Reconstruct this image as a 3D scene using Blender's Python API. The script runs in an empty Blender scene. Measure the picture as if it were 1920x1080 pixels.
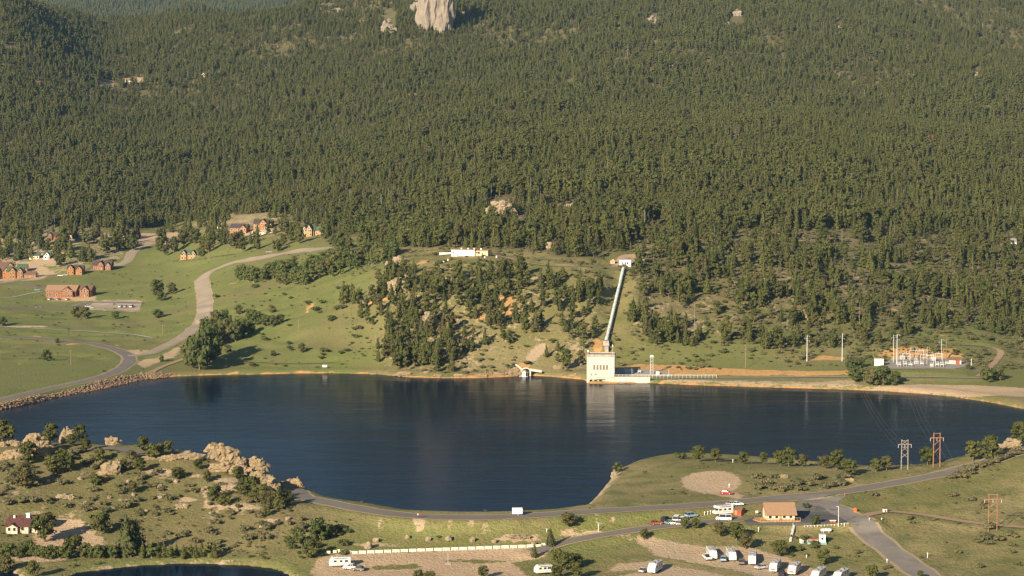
import bpy, bmesh, math, random
import numpy as np
from mathutils import Vector, Matrix, noise as mnoise
SC = bpy.context.scene
COL = SC.collection
R = math.radians
rng = np.random.default_rng(7)
random.seed(7)

# ------------------------------------------------------------------ camera
F, CU, CV, CAMZ = 3840.0, 960.0, 540.0, 130.0      # focal length and centre in photo pixels, camera height above the lake
PITCH = math.atan(280 / F)
cs, sn = math.cos(PITCH), math.sin(PITCH)
cam = bpy.data.cameras.new('camera')
cam.sensor_width = 36.0
cam.lens = 36.0 * F / 1920
cam.clip_start, cam.clip_end = 1.0, 20000
camo = bpy.data.objects.new('camera', cam)
COL.objects.link(camo)
camo.location = (0, 0, CAMZ)
camo.rotation_euler = (R(90) - PITCH, 0, 0)
SC.camera = camo

# ------------------------------------------------------------------ light
SUN_AZ, SUN_EL = R(32), R(21)                       # the light travels to the right of straight ahead, from low behind the camera
w = bpy.data.worlds.new('World')
SC.world = w
w.use_nodes = True
nt = w.node_tree
bg = nt.nodes['Background']
sk = nt.nodes.new('ShaderNodeTexSky')
sk.sky_type = 'NISHITA'
sk.sun_disc = False
sk.sun_elevation = SUN_EL
sk.sun_rotation = math.pi + SUN_AZ
sk.altitude = 2400
nt.links.new(sk.outputs[0], bg.inputs[0])
bg.inputs[1].default_value = 0.062
sl = bpy.data.lights.new('sun', 'SUN')
sl.energy = 5.0
sl.angle = R(0.5)
sl.color = (1.0, 0.86, 0.66)
so = bpy.data.objects.new('sun', sl)
COL.objects.link(so)
so.rotation_euler = Vector((math.sin(SUN_AZ) * math.cos(SUN_EL), math.cos(SUN_AZ) * math.cos(SUN_EL), -math.sin(SUN_EL))).to_track_quat('-Z', 'Y').to_euler()
so.location = (-600, -600, 900)
SC.view_settings.view_transform = 'Standard'
SC.view_settings.look = 'None'
SC.view_settings.gamma = 1
SC.view_settings.exposure = 0.80
SC.cycles.max_bounces = 4
SC.cycles.diffuse_bounces = 2
SC.cycles.glossy_bounces = 2
SC.cycles.transmission_bounces = 2
SC.cycles.volume_bounces = 0
SC.cycles.transparent_max_bounces = 4
SC.cycles.caustics_reflective = False
SC.cycles.caustics_refractive = False
SC.cycles.use_denoising = True
SC.cycles.filter_width = 1.4

# ------------------------------------------------------------------ pixel <-> world
def ray(u, v):
    a, b = (u - CU) / F, (CV - v) / F
    k = cs + b * sn
    return a / k, (-sn + b * cs) / k               # x per metre of depth, z per metre of depth
def to_px(x, y, z):
    zz = z - CAMZ
    d = y * cs - zz * sn
    return CU + F * x / d, CV - F * (y * sn + zz * cs) / d
def lake_pt(u, v, z=0.0):
    s, t = ray(u, v)
    Y = (z - CAMZ) / t
    return (s * Y, Y)

# ------------------------------------------------------------------ the lie of the land: depth profiles, left to right
# each: column, [(depth, row) or (depth, None, height)]
PROF = [
 (-900, [(300,None,-6),(640,None,-5),(690,None,4),(740,None,16),(800,None,24),(900,None,24),(1000,None,15),(1250,None,6),(1400,600),(1560,550),(1660,500),(1820,440),(1900,420),(2200,300),(2550,190),(3000,90),(3400,0),(3800,-60),(4300,None,380),(5400,45),(7000,-60),(7600,-60)]),
 (-400, [(300,None,-6),(640,None,-6),(690,None,1),(730,None,9),(780,None,17),(850,None,12),(920,None,1),(1000,None,1),(1060,None,3),(1200,None,4),(1378,600),(1549,550),(1660,505),(1820,445),(1880,425),(2140,300),(2330,200),(2560,95),(2760,0),(2950,-60),(3400,None,330),(4300,None,380),(5400,45),(7000,-60),(7600,-60)]),
 (0, [(300,None,-6),(637,None,-6.2),(668,None,-4.2),(690,990),(715,930),(745,880),(770,842),(782,832),(820,None,7),(850,None,1),(975,None,1),(991,748),(1020,None,3.6),(1108,700),(1273,640),(1378,600),(1549,550),(1659,510),(1819,450),(1880,430),(2140,300),(2340,200),(2440,160),(2580,100),(2790,0),(2950,-40),(3400,None,330),(4300,None,350),(5400,45),(7000,-60),(7600,-60)]),
 (150, [(300,None,-6),(637,None,-6.3),(657,None,-5.6),(672,None,-4.6),(692,990),(715,930),(742,880),(762,842),(774,827),(815,None,8),(850,None,1),(1040,None,1),(1056,718),(1080,None,3.5),(1219,660),(1323,620),(1463,575),(1570,540),(1640,505),(1700,470),(1800,440),(1880,420),(2150,300),(2460,205),(2640,160),(2830,108),(3020,55),(3230,3),(3500,None,300),(4300,None,300),(5400,45),(7000,-60),(7600,-60)]),
 (215, [(300,None,-6),(640,None,-6.4),(657,None,-5.6),(672,None,-5),(691,990),(714,933),(740,883),(760,845),(770,834),(810,None,8),(845,None,1),(1065,None,1),(1085,706),(1120,None,3.6),(1240,650),(1340,612),(1480,568),(1590,532),(1665,497),(1740,465),(1820,438),(1900,412),(2170,300),(2520,203),(2770,158),(3000,105),(3250,55),(3400,32),(3700,None,290),(4300,None,280),(5400,45),(7000,-60),(7600,-60)]),
 (333, [(300,None,-6),(640,None,-6.7),(655,None,-6),(672,None,-5.3),(690,990),(712,940),(735,890),(753,853),(763,844),(800,None,7),(830,None,1),(1105,None,1),(1126,695),(1200,660),(1253,640),(1340,600),(1450,560),(1580,518),(1680,488),(1760,458),(1850,430),(1930,400),(2200,300),(2550,200),(2900,98),(3100,38),(3200,15),(3500,None,310),(4000,None,330),(4300,-6),(4650,None,300),(5400,45),(7000,-60),(7600,-60)]),
 (440, [(300,None,-6),(640,None,-6.7),(660,None,-5),(685,992),(708,942),(728,902),(745,868),(752,862),(772,None,5),(790,None,1),(1122,None,1),(1138,690),(1201,650),(1270,607),(1350,566),(1440,528),(1530,491),(1590,466),(1650,443),(1750,418),(1850,392),(2150,300),(2500,200),(2850,100),(3000,55),(3080,34),(3300,None,290),(4000,None,290),(4300,24),(4650,None,290),(5400,45),(7000,-60),(7600,-60)]),
 (560, [(300,None,-6),(640,None,-6),(658,None,-4),(675,1004),(695,962),(712,935),(722,None,3),(735,None,1),(1126,None,1),(1140,690),(1185,650),(1235,600),(1315,553),(1400,510),(1480,475),(1560,446),(1680,422),(1780,405),(2120,300),(2470,200),(2820,100),(2960,40),(3050,6),(3300,None,300),(4300,None,280),(5400,45),(7000,-60),(7600,-60)]),
 (620, [(300,None,-6),(640,None,-5.5),(660,None,-4),(676,None,-1),(704,None,3.2),(714,None,3.2),(724,None,1),(1126,None,1),(1142,690),(1180,650),(1222,600),(1285,550),(1370,503),(1440,472),(1520,446),(1650,424),(1740,410),(2100,300),(2450,200),(2800,100),(3050,25),(3250,-25),(3600,-110),(4300,None,430),(5400,20),(7000,-60),(7600,-60)]),
 (750, [(300,None,-6),(640,None,-5.5),(664,None,-4.6),(671,None,-3.5),(688,None,3.2),(696,None,3.2),(704,None,1),(1121,None,1),(1137,690),(1165,640),(1195,590),(1230,540),(1265,505),(1300,481),(1400,465),(1500,450),(1600,420),(2050,300),(2400,200),(2750,100),(3000,30),(3200,-20),(3600,-130),(4300,None,480),(5400,10),(7000,-60),(7600,-60)]),
 (900, [(300,None,-6),(640,None,-5.6),(660,None,-4.8),(667,None,-3.5),(684,None,3.2),(692,None,3.2),(700,None,1),(1104,None,1),(1120,700),(1150,650),(1180,600),(1210,550),(1240,510),(1275,482),(1330,473),(1380,455),(1460,420),(1600,370),(2000,280),(2400,190),(2750,100),(3050,25),(3250,-25),(3600,-140),(4300,None,500),(5400,10),(7000,-60),(7600,-60)]),
 (1010, [(300,None,-6),(640,None,-5.6),(662,None,-4.6),(669,None,-3.2),(687,None,3.2),(695,None,3.2),(703,None,1),(1109,None,1),(1125,695),(1150,650),(1178,600),(1205,555),(1235,515),(1262,493),(1310,481),(1360,455),(1450,422),(1600,365),(2000,277),(2400,188),(2750,98),(3000,30),(3250,-25),(3600,-140),(4300,None,500),(5400,10),(7000,-60),(7600,-60)]),
 (1140, [(300,None,-6),(640,None,-5.4),(668,None,-3.4),(678,None,-1),(694,None,3.2),(703,None,3.2),(730,None,2.5),(760,None,1),(1094,None,1),(1110,None,3.2),(1130,None,3.6),(1150,652),(1175,610),(1205,560),(1235,520),(1262,499),(1290,489),(1330,465),(1430,420),(1600,360),(2000,275),(2400,185),(2750,95),(3000,30),(3250,-25),(3600,-140),(4300,None,500),(5400,10),(7000,-60),(7600,-60)]),
 (1300, [(300,None,-6),(640,None,-5.5),(665,None,-3.6),(682,None,-.6),(693,None,2),(705,None,3.1),(730,925),(770,None,4.3),(795,None,4.3),(815,None,2.4),(830,None,1),(1072,None,1),(1085,None,2),(1100,None,3.2),(1115,690),(1135,668),(1160,640),(1190,600),(1225,555),(1265,520),(1310,490),(1400,450),(1550,390),(2000,275),(2400,185),(2750,95),(3000,30),(3250,-25),(3600,-140),(4300,None,500),(5400,10),(7000,-60),(7600,-60)]),
 (1500, [(300,None,-6),(640,None,-5.5),(665,None,-3.6),(685,None,-.4),(705,None,2.2),(720,None,3.2),(750,None,4.5),(778,None,4.8),(795,None,2.4),(805,None,1),(1058,None,1),(1080,None,2.5),(1090,705),(1105,692),(1125,675),(1160,640),(1190,615),(1225,570),(1265,535),(1320,500),(1420,450),(1550,390),(2000,275),(2400,185),(2750,95),(3000,30),(3250,-25),(3600,-140),(4300,None,500),(5400,10),(7000,-60),(7600,-60)]),
 (1720, [(300,None,-6),(640,None,-5.5),(662,None,-3),(690,985),(710,950),(730,920),(750,892),(770,875),(785,None,4),(800,None,1),(1038,None,1),(1055,None,2.6),(1068,None,4.6),(1080,None,7.4),(1090,None,8),(1138,None,8.3),(1146,655),(1165,640),(1210,610),(1260,575),(1310,545),(1400,500),(1600,420),(2000,300),(2400,200),(2750,105),(3050,30),(3300,-25),(3600,-120),(4300,None,480),(5400,10),(7000,-60),(7600,-60)]),
 (1920, [(300,None,-6),(640,None,-5.5),(662,None,-4),(690,None,-.8),(715,950),(735,915),(755,880),(775,850),(788,833),(815,None,7),(850,None,1),(978,None,1),(1000,750),(1040,730),(1075,712),(1110,695),(1150,675),(1200,650),(1260,620),(1330,580),(1420,535),(1600,450),(2000,320),(2400,215),(2800,110),(3100,35),(3400,-30),(3700,-100),(4300,None,430),(5400,10),(7000,-60),(7600,-60)]),
 (2350, [(300,None,-6),(640,None,-4),(690,None,3),(740,None,12),(790,None,17),(850,None,12),(900,None,5),(980,None,3),(1060,None,5),(1150,None,8),(1260,None,15),(1420,530),(1600,450),(2000,320),(2400,215),(2800,110),(3100,35),(3400,-30),(3700,-100),(4300,None,430),(5400,10),(7000,-60),(7600,-60)]),
 (2900, [(300,None,-6),(640,None,0),(740,None,16),(800,None,20),(900,None,12),(1060,None,10),(1260,None,18),(1420,530),(1600,450),(2000,320),(2400,215),(2800,110),(3400,-30),(3700,-100),(4300,None,430),(5400,10),(7000,-60),(7600,-60)]),
]
LAKE_PX = [(-150,802),(-60,785),(0,768),(60,755),(120,742),(200,727),(270,711),(330,706),(400,703),(480,702),(560,700),(640,700),(700,701),(760,707),(830,709),(900,709),(960,706),(990,704),(1030,706),(1096,712),(1102,719),(1150,719),(1215,718),(1300,722),(1400,725),(1500,728),(1600,731),(1680,735),(1740,739),(1800,746),(1860,755),(1920,767),(1980,785),(2010,812),(1990,835),(1920,853),(1800,870),(1700,881),(1640,878),(1570,872),(1500,866),(1400,858),(1300,852),(1240,855),(1192,866),(1160,880),(1142,903),(1118,932),(1096,953),(1040,959),(960,962),(900,964),(840,965),(780,961),(700,949),(620,935),(570,922),(510,906),(440,892),(300,857),(150,842),(0,836),(-150,838),(-230,820)]
LAKE = np.array([lake_pt(u, v) for u, v in LAKE_PX])
PONDZ = -6.9
POND_PX = [(-300,1100),(-80,1066),(-20,1062),(20,1068),(60,1090),(110,1086),(140,1074),(200,1066),(260,1060),(330,1056),(400,1057),(470,1060),(520,1066),(560,1085),(540,1130),(300,1150),(-100,1150)]
POND = np.array([lake_pt(u, v, PONDZ) for u, v in POND_PX])

def sdist(px, py, poly):
    """signed distance to a closed polygon, negative inside"""
    px = np.asarray(px, float); py = np.asarray(py, float)
    d2 = np.full(px.shape, 1e18); ins = np.zeros(px.shape, bool)
    n = len(poly)
    for i in range(n):
        ax, ay = poly[i]; bx, by = poly[(i + 1) % n]
        ex, ey = bx - ax, by - ay
        h = np.clip(((px - ax) * ex + (py - ay) * ey) / max(ex * ex + ey * ey, 1e-9), 0, 1)
        d2 = np.minimum(d2, (px - ax - h * ex) ** 2 + (py - ay - h * ey) ** 2)
        c = (ay > py) != (by > py)
        if by != ay:
            ins ^= c & (px < (bx - ax) * (py - ay) / (by - ay) + ax)
    return np.where(ins, -1, 1) * np.sqrt(d2)
def smooth(a, b, x):
    t = np.clip((x - a) / (b - a), 0, 1)
    return t * t * (3 - 2 * t)
def vnoise(x, y, seed=0):
    r = np.random.default_rng(seed).random((256, 256))
    xi, yi = np.floor(x).astype(int), np.floor(y).astype(int)
    fx, fy = x - xi, y - yi
    fx, fy = fx * fx * (3 - 2 * fx), fy * fy * (3 - 2 * fy)
    g = lambda i, j: r[i & 255, j & 255]
    return (g(xi, yi) * (1 - fx) + g(xi + 1, yi) * fx) * (1 - fy) + (g(xi, yi + 1) * (1 - fx) + g(xi + 1, yi + 1) * fx) * fy - .5
def gsm(a, sig, axis):
    n = int(3 * sig) + 1
    k = np.exp(-.5 * (np.arange(-n, n + 1) / sig) ** 2); k /= k.sum()
    p = [(0, 0), (0, 0)]; p[axis] = (n, n)
    b = np.pad(a, p, mode='edge')
    return np.apply_along_axis(lambda q: np.convolve(q, k, 'valid'), axis, b)

UY = np.arange(300, 7601, 2.0)
cols_s, cols_z = [], []
for u, pr in PROF:
    ys, zs = [], []
    for e in pr:
        ys.append(e[0]); zs.append(e[2] if len(e) > 2 else CAMZ + ray(u, e[1])[1] * e[0])
    cols_s.append((u - CU) / F / cs)
    cols_z.append(np.interp(UY, ys, zs))
cols_s, cols_z = np.array(cols_s), np.array(cols_z)
z1, z2 = gsm(cols_z, 2.0, 1), gsm(cols_z, 22, 1)
k = smooth(1250, 1900, UY)[None, :]
cols_z = z1 * (1 - k) + z2 * k
NS = 300
S = np.linspace(-0.40, 0.40, NS)
Yl = list(np.arange(300, 600, 6.0)) + list(np.arange(600, 1320, 2.2))
while Yl[-1] < 7560:
    Yl.append(Yl[-1] + min(2.4 + (Yl[-1] - 1320) * 0.009, 36))
YY = np.array(Yl)
Zc = np.array([np.interp(YY, UY, c) for c in cols_z])           # columns x rows
Z = np.array([np.interp(S, cols_s, Zc[:, j]) for j in range(len(YY))])
Z = gsm(Z, 3.2, 1)
GX, GY = S[None, :] * YY[:, None], np.repeat(YY[:, None], NS, 1)
amp = smooth(1230, 2100, GY)
fold = 1 - smooth(2600, 2950, GY) * (1 - smooth(-.09, -.05, GX / GY))
Z += amp * fold * smooth(1300, 1900, GY) * (38 * vnoise((GX + .45 * GY) / 300, GY / 620, 41) + 22 * vnoise((GX - .3 * GY) / 170, GY / 420, 42))
Z += amp * (16 * vnoise(GX / 190, GY / 230, 1) + 9 * vnoise(GX / 80, GY / 110, 2) + 4 * vnoise(GX / 35, GY / 40, 3))
SDL = sdist(GX, GY, LAKE)
SDP = sdist(GX, GY, POND)
amp2 = smooth(3, 30, SDL) * smooth(3, 25, SDP) * (1 - amp)
hill = smooth(1140, 1180, GY) * (1 - smooth(300, 500, GX)) + (1 - smooth(-75, -55, GX)) * (1 - smooth(800, 850, GY)) * smooth(670, 700, GY)
Z += amp2 * (1.1 * vnoise(GX / 22, GY / 22, 4) + .5 * vnoise(GX / 8, GY / 8, 5)) * (.25 + hill)
Z += amp2 * hill * 1.6 * vnoise(GX / 12, GY / 12, 6)
inl = SDL < 0
Z = np.where(inl, np.maximum(-6, .45 * SDL - .05), np.where(SDL < 14, np.maximum(Z, np.minimum(.28 * SDL + .02, 2.2)), Z))
edge = (SDL >= 0) & (SDL < 9)
Z = np.where(edge, np.minimum(Z, .45 * SDL + .05 + np.maximum(0, SDL - 4) * 1.2), Z)
Z = np.where(SDP < 0, np.minimum(Z, PONDZ + .3 * SDP), np.where(SDP < 12, np.maximum(Z, PONDZ + .08 + .12 * SDP), Z))

def ground(x, y):
    x = np.asarray(x, float); y = np.asarray(y, float)
    s = np.clip((x / y - S[0]) / (S[1] - S[0]), 0, NS - 1.001)
    j = np.clip(np.searchsorted(YY, y) - 1, 0, len(YY) - 2)
    i = s.astype(int); f = s - i
    g = np.clip((y - YY[j]) / (YY[j + 1] - YY[j]), 0, 1)
    return (Z[j, i] * (1 - f) + Z[j, i + 1] * f) * (1 - g) + (Z[j + 1, i] * (1 - f) + Z[j + 1, i + 1] * f) * g
YR = np.concatenate([np.arange(520, 1400, .5), np.arange(1400, 4000, 2), np.arange(4000, 7500, 10)])
def hit(u, v, y0=520):
    s, t = ray(u, v)
    zg = ground(s * YR, YR) - (CAMZ + t * YR)
    k = np.nonzero((zg >= 0) & (YR > y0))[0]
    if len(k) == 0:
        return Vector((s * 3500, 3500, float(ground(s * 3500, 3500))))
    k = max(k[0], 1)
    a, b = zg[k - 1], zg[k]
    Yh = YR[k] if a >= 0 else YR[k - 1] + (YR[k] - YR[k - 1]) * (-a / max(b - a, 1e-6))
    return Vector((s * Yh, Yh, float(ground(s * Yh, Yh))))
def land(u, v, y0=520):
    """like hit, but stepping towards the viewer until the point is dry"""
    v1 = v
    if v < 780: return hit(u, v, y0), 0.0
    while v1 < v + 60:
        p = hit(u, v1, y0)
        if not (p.z < .5 and p.y > 690 and sdist(np.array([p.x]), np.array([p.y]), LAKE)[0] < 2): break
        v1 += 1.5
    return p, v1 - v
def gz(x, y):
    return float(ground(x, y))
def hits(pts):
    return [hit(u, v) for u, v in pts]
def resample(P, step):
    """smooth line through points"""
    out = []
    n = len(P)
    for i in range(n - 1):
        p0, p1, p2, p3 = P[max(i - 1, 0)], P[i], P[i + 1], P[min(i + 2, n - 1)]
        m = max(2, int((p2 - p1).length / step))
        for q in range(m):
            t = q / m
            out.append(.5 * ((2 * p1) + (p2 - p0) * t + (2 * p0 - 5 * p1 + 4 * p2 - p3) * t * t + (3 * p1 - p0 - 3 * p2 + p3) * t ** 3))
    out.append(P[-1])
    return out

# ------------------------------------------------------------------ roads: name, row of pixels, width in metres, material
ROADS = [
 ('road', [(540,906),(560,926),(580,934),(640,948),(710,960),(780,968),(850,971),(920,970),(1000,966),(1100,960),(1200,954),(1300,948),(1400,940),(1480,932),(1560,925),(1640,913),(1710,900),(1770,888),(1800,882),(1850,868),(1930,838)], 7.0, 'asphalt'),
 ('road', [(1500,941),(1545,944),(1575,957),(1600,978),(1640,1010),(1685,1045),(1740,1085)], 8.6, 'worn_asphalt'),
 ('road', [(-60,629),(0,631),(60,634),(120,639),(170,645),(210,653),(238,666),(241,680),(215,698),(170,712),(100,728),(40,741),(-20,755),(-90,772)], 7.0, 'asphalt'),
 ('road', [(240,668),(275,664),(310,650),(345,631),(362,618),(372,608)], 6.2, 'pale_asphalt'),
 ('road', [(362,618),(378,602),(384,580),(383,555),(379,530),(380,520),(398,508),(430,496),(470,487),(520,478),(570,470),(620,466)], 8.6, 'pale_asphalt'),
 ('road', [(1000,1037),(1040,1022),(1090,1009),(1140,1002),(1200,992),(1260,985),(1330,978),(1400,972)], 5.5, 'asphalt'),
 ('road', [(-20,533),(20,528),(60,520),(100,515),(150,511),(200,503),(232,494),(243,483),(247,473),(262,465),(285,457),(320,450)], 6.0, 'pale_asphalt'),
 ('road', [(-20,575),(40,577),(90,577),(140,575),(165,568),(200,567),(260,568)], 7.5, 'asphalt'),
 ('road', [(-20,533),(20,532),(50,536),(90,542)], 5.5, 'asphalt'),
 ('path', [(-20,612),(60,616),(140,620),(200,624),(250,628),(287,634)], 2.4, 'concrete'),
 ('path', [(-20,560),(20,558),(50,552),(80,546)], 2.4, 'concrete'),
 ('dirt_track', [(1620,966),(1660,961),(1700,962),(1740,967),(1790,976),(1850,985),(1940,991)], 4.0, 'dirt'),
 ('dirt_track', [(1160,716),(1220,711),(1300,709),(1400,708),(1500,708),(1600,707),(1700,706),(1780,708),(1840,709)], 4.2, 'gravel'),
 ('dirt_track', [(1835,707),(1855,690),(1872,672),(1875,660),(1850,650),(1800,645)], 3.6, 'dirt'),
 ('dirt_track', [(925,479),(950,482),(980,490),(1010,499),(1045,501),(1090,500),(1150,496)], 3.2, 'dirt'),
 ('dirt_track', [(620,680),(560,682),(500,680),(440,676)], 2.6, 'dirt'),
 ('path', [(176,845),(205,841),(240,845),(262,852)], 6.0, 'asphalt'),
 ('road', [(330,490),(360,487),(400,484),(440,474)], 4.0, 'gravel'),
 ('dirt_track', [(283,699),(310,686),(350,672),(382,658)], 3.4, 'dirt'),
]
PADS = [   # level pads: pixels of the corners, height or None for the mean
 ([(1640,688),(1672,671),(1790,671),(1830,686),(1790,693),(1660,693)], None),
 ([(1395,977),(1425,965),(1512,962),(1600,960),(1592,980),(1500,985),(1400,985)], None),
 ([(847,482),(915,482),(915,470),(847,466)], None),
]
road_lines = []
def flatten(P, half, blend):
    global Z
    xs = np.array([p.x for p in P]); ys = np.array([p.y for p in P]); zs = np.array([p.z for p in P])
    reach = half + blend
    rows = np.nonzero((YY > ys.min() - reach) & (YY < ys.max() + reach))[0]
    if len(rows) == 0: return
    j0, j1 = rows[0], rows[-1] + 1
    smin, smax = (xs / ys).min() - reach / ys.min(), (xs / ys).max() + reach / ys.min()
    cc = np.nonzero((S > smin) & (S < smax))[0]
    i0, i1 = cc[0], cc[-1] + 1
    gx, gy, gzz = GX[j0:j1, i0:i1], GY[j0:j1, i0:i1], Z[j0:j1, i0:i1]
    best = np.full(gx.shape, 1e9); bz = np.zeros(gx.shape)
    for a in range(len(P) - 1):
        ex, ey = xs[a + 1] - xs[a], ys[a + 1] - ys[a]
        h = np.clip(((gx - xs[a]) * ex + (gy - ys[a]) * ey) / max(ex * ex + ey * ey, 1e-9), 0, 1)
        d = np.hypot(gx - xs[a] - h * ex, gy - ys[a] - h * ey)
        m = d < best
        best = np.where(m, d, best); bz = np.where(m, zs[a] + h * (zs[a + 1] - zs[a]), bz)
    k = 1 - smooth(half, reach, best)
    k = np.where(SDL[j0:j1, i0:i1] < 0.5, 0, k)
    Z[j0:j1, i0:i1] = gzz * (1 - k) + bz * k
for nm, pts, wd, mt in ROADS:
    P = resample(hits(pts), 5.0)
    zz = np.array([p.z for p in P])
    if len(zz) > 12:
        kk = np.ones(7) / 7
        zz = np.convolve(np.pad(zz, 3, mode='edge'), kk, 'valid')
    P = [Vector((p.x, p.y, max(q, 1.6 if p.y < 1110 and p.y > 685 and nm == 'road' and wd > 6.5 else -9))) for p, q in zip(P, zz)]
    road_lines.append((nm, P, wd, mt))
    if mt != 'pale_asphalt' or wd != 8.6: flatten(P, wd / 2 + 1.6, 5.0)
# a straight bench for the pipe
PIPE_A, PIPE_B = hit(1169, 507), hit(1136, 648)
PIPE_A.z += .6; PIPE_B.z += .8
flatten([PIPE_A.lerp(PIPE_B, i / 30) - Vector((0, 0, .9)) for i in range(31)], 2.2, 9)
for pts, hz in PADS:
    P = hits(pts)
    poly = np.array([(p.x, p.y) for p in P])
    hz = np.mean([p.z for p in P]) if hz is None else hz
    k = 1 - smooth(0.5, 5, sdist(GX, GY, poly))
    k = np.where(SDL < .5, 0, k)
    Z = Z * (1 - k) + hz * k

# ------------------------------------------------------------------ materials
MATS = {}
class NG:
    def __init__(s, name):
        s.m = bpy.data.materials.new(name); s.m.use_nodes = True
        s.n = s.m.node_tree.nodes; s.l = s.m.node_tree.links
        s.p = s.n['Principled BSDF']
        s.p.inputs['Specular IOR Level'].default_value = .15
        MATS[name] = s.m
        s.co = None
    def new(s, t, **kw):
        n = s.n.new(t)
        for k, v in kw.items(): setattr(n, k, v)
        return n
    def put(s, sock, v):
        if isinstance(v, bpy.types.NodeSocket): s.l.new(v, sock)
        elif isinstance(v, (tuple, list)) and sock.type == 'RGBA': sock.default_value = (*v[:3], 1)
        else: sock.default_value = v
    def pos(s):
        if s.co is None:
            s.co = s.new('ShaderNodeNewGeometry').outputs['Position']
        return s.co
    def noise(s, scale, detail=3, vec=None, rough=.6, mul=None):
        n = s.new('ShaderNodeTexNoise')
        v = vec or s.pos()
        if mul:
            q = s.new('ShaderNodeVectorMath', operation='MULTIPLY'); s.l.new(v, q.inputs[0]); q.inputs[1].default_value = mul; v = q.outputs[0]
        s.l.new(v, n.inputs['Vector'])
        n.inputs['Scale'].default_value = scale; n.inputs['Detail'].default_value = detail; n.inputs['Roughness'].default_value = rough
        return n.outputs['Fac']
    def ramp(s, fac, a, b):
        n = s.new('ShaderNodeMapRange'); n.interpolation_type = 'SMOOTHSTEP'
        s.put(n.inputs[0], fac); n.inputs[1].default_value = a; n.inputs[2].default_value = b
        return n.outputs[0]
    def math(s, op, a, b):
        n = s.new('ShaderNodeMath', operation=op); s.put(n.inputs[0], a); s.put(n.inputs[1], b); return n.outputs[0]
    def mix(s, fac, a, b, mode='MIX'):
        n = s.new('ShaderNodeMix', data_type='RGBA', blend_type=mode)
        s.put(n.inputs[0], fac); s.put(n.inputs[6], a); s.put(n.inputs[7], b)
        return n.outputs[2]
    def bump(s, h, strength=.5, dist=.2):
        n = s.new('ShaderNodeBump'); n.inputs['Strength'].default_value = strength; n.inputs['Distance'].default_value = dist
        s.l.new(h, n.inputs['Height']); s.l.new(n.outputs[0], s.p.inputs['Normal'])
    def out(s, col, rough=.85):
        s.put(s.p.inputs['Base Color'], col); s.put(s.p.inputs['Roughness'], rough); return s.m
def mat(name, col, var=.18, scale=1.2, rough=.8, metal=0, spec=None, streak=0):
    """a painted or weathered plain surface: colour that wanders a little, in patches and grain"""
    g = NG(name)
    a, b = g.noise(scale, 4), g.noise(scale * 9, 2)
    d = tuple(c * (1 - var) for c in col); e = tuple(min(1, c * (1 + var * .7)) for c in col)
    c = g.mix(g.ramp(a, .35, .65), d, e)
    c = g.mix(g.math('MULTIPLY', g.ramp(b, .5, .8), var * .8), c, tuple(x * .7 for x in col))
    if streak: c = g.mix(g.math("MULTIPLY", g.ramp(g.noise(1.6, 4, mul=(1, 1, .07)), .48, .7), streak), c, tuple(x * .55 for x in col))
    g.p.inputs['Metallic'].default_value = metal
    if spec is not None: g.p.inputs['Specular IOR Level'].default_value = spec
    return g.out(c, rough)

# ground
g = NG('ground')
at = g.new('ShaderNodeVertexColor', layer_name='mask')
sep = g.new('ShaderNodeSeparateColor'); g.l.new(at.outputs[0], sep.inputs[0])
dirt, bank, lush, woods = sep.outputs[0], sep.outputs[1], sep.outputs[2], at.outputs[1]
n1, n2, n3, n4 = g.noise(.018, 4), g.noise(.09, 4, rough=.65), g.noise(.45, 3, rough=.7), g.noise(.16, 3)
grass = g.mix(g.ramp(n1, .36, .64), (.200, .185, .060), (.315, .255, .112))
grass = g.mix(g.math('MULTIPLY', g.ramp(n2, .42, .68), .75), grass, (.115, .130, .040))
grass = g.mix(g.math('MULTIPLY', g.ramp(n4, .55, .72), .55), grass, (.285, .205, .105))
grass = g.mix(g.math('MULTIPLY', g.ramp(n3, .52, .75), .6), grass, (.075, .085, .030))
lgr = g.mix(g.ramp(n2, .35, .7), (.155, .194, .048), (.215, .215, .068))
lgr = g.mix(g.math('MULTIPLY', g.ramp(n1, .48, .62), .6), lgr, (.205, .170, .072))
lgr = g.mix(g.math('MULTIPLY', g.ramp(n4, .5, .7), .5), lgr, (.225, .170, .080))
lgr = g.mix(g.math('MULTIPLY', g.ramp(n3, .55, .75), .5), lgr, (.085, .105, .030))
n5 = g.noise(1.4, 2, rough=.7)
col = g.mix(lush, grass, lgr)
col = g.mix(g.math('MULTIPLY', g.ramp(n5, .52, .68), .55), col, (.060, .066, .024))
col = g.mix(g.math('MULTIPLY', g.ramp(g.noise(.9, 3), .55, .72), .45), col, (.26, .205, .10))
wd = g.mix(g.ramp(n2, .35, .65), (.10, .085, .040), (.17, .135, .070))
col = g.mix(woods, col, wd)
dn = g.math('ADD', dirt, g.math('MULTIPLY', g.math('SUBTRACT', n3, .5), 1.3))
dn = g.math('ADD', dn, g.math('MULTIPLY', g.math('SUBTRACT', n2, .5), 1.5))
dcol = g.mix(g.ramp(n2, .35, .7), (.55, .39, .235), (.46, .33, .205))
dcol = g.mix(g.math('MULTIPLY', g.ramp(n3, .5, .75), .3), dcol, (.33, .25, .15))
dcol = g.mix(g.math('MULTIPLY', g.ramp(n1, .45, .6), .5), dcol, (.40, .315, .215))
col = g.mix(g.ramp(dn, .40, .68), col, dcol)
bn = g.math('ADD', bank, g.math('MULTIPLY', g.math('SUBTRACT', n3, .5), .9))
bn = g.math('ADD', bn, g.math('MULTIPLY', g.math('SUBTRACT', n2, .5), 1.5))
bcol = g.mix(g.ramp(n3, .35, .7), (.60, .335, .115), (.42, .25, .11))
col = g.mix(g.ramp(bn, .56, .82), col, bcol)
g.bump(g.noise(.8, 3, rough=.7), .8, .8)
g.out(col, .95)

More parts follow.
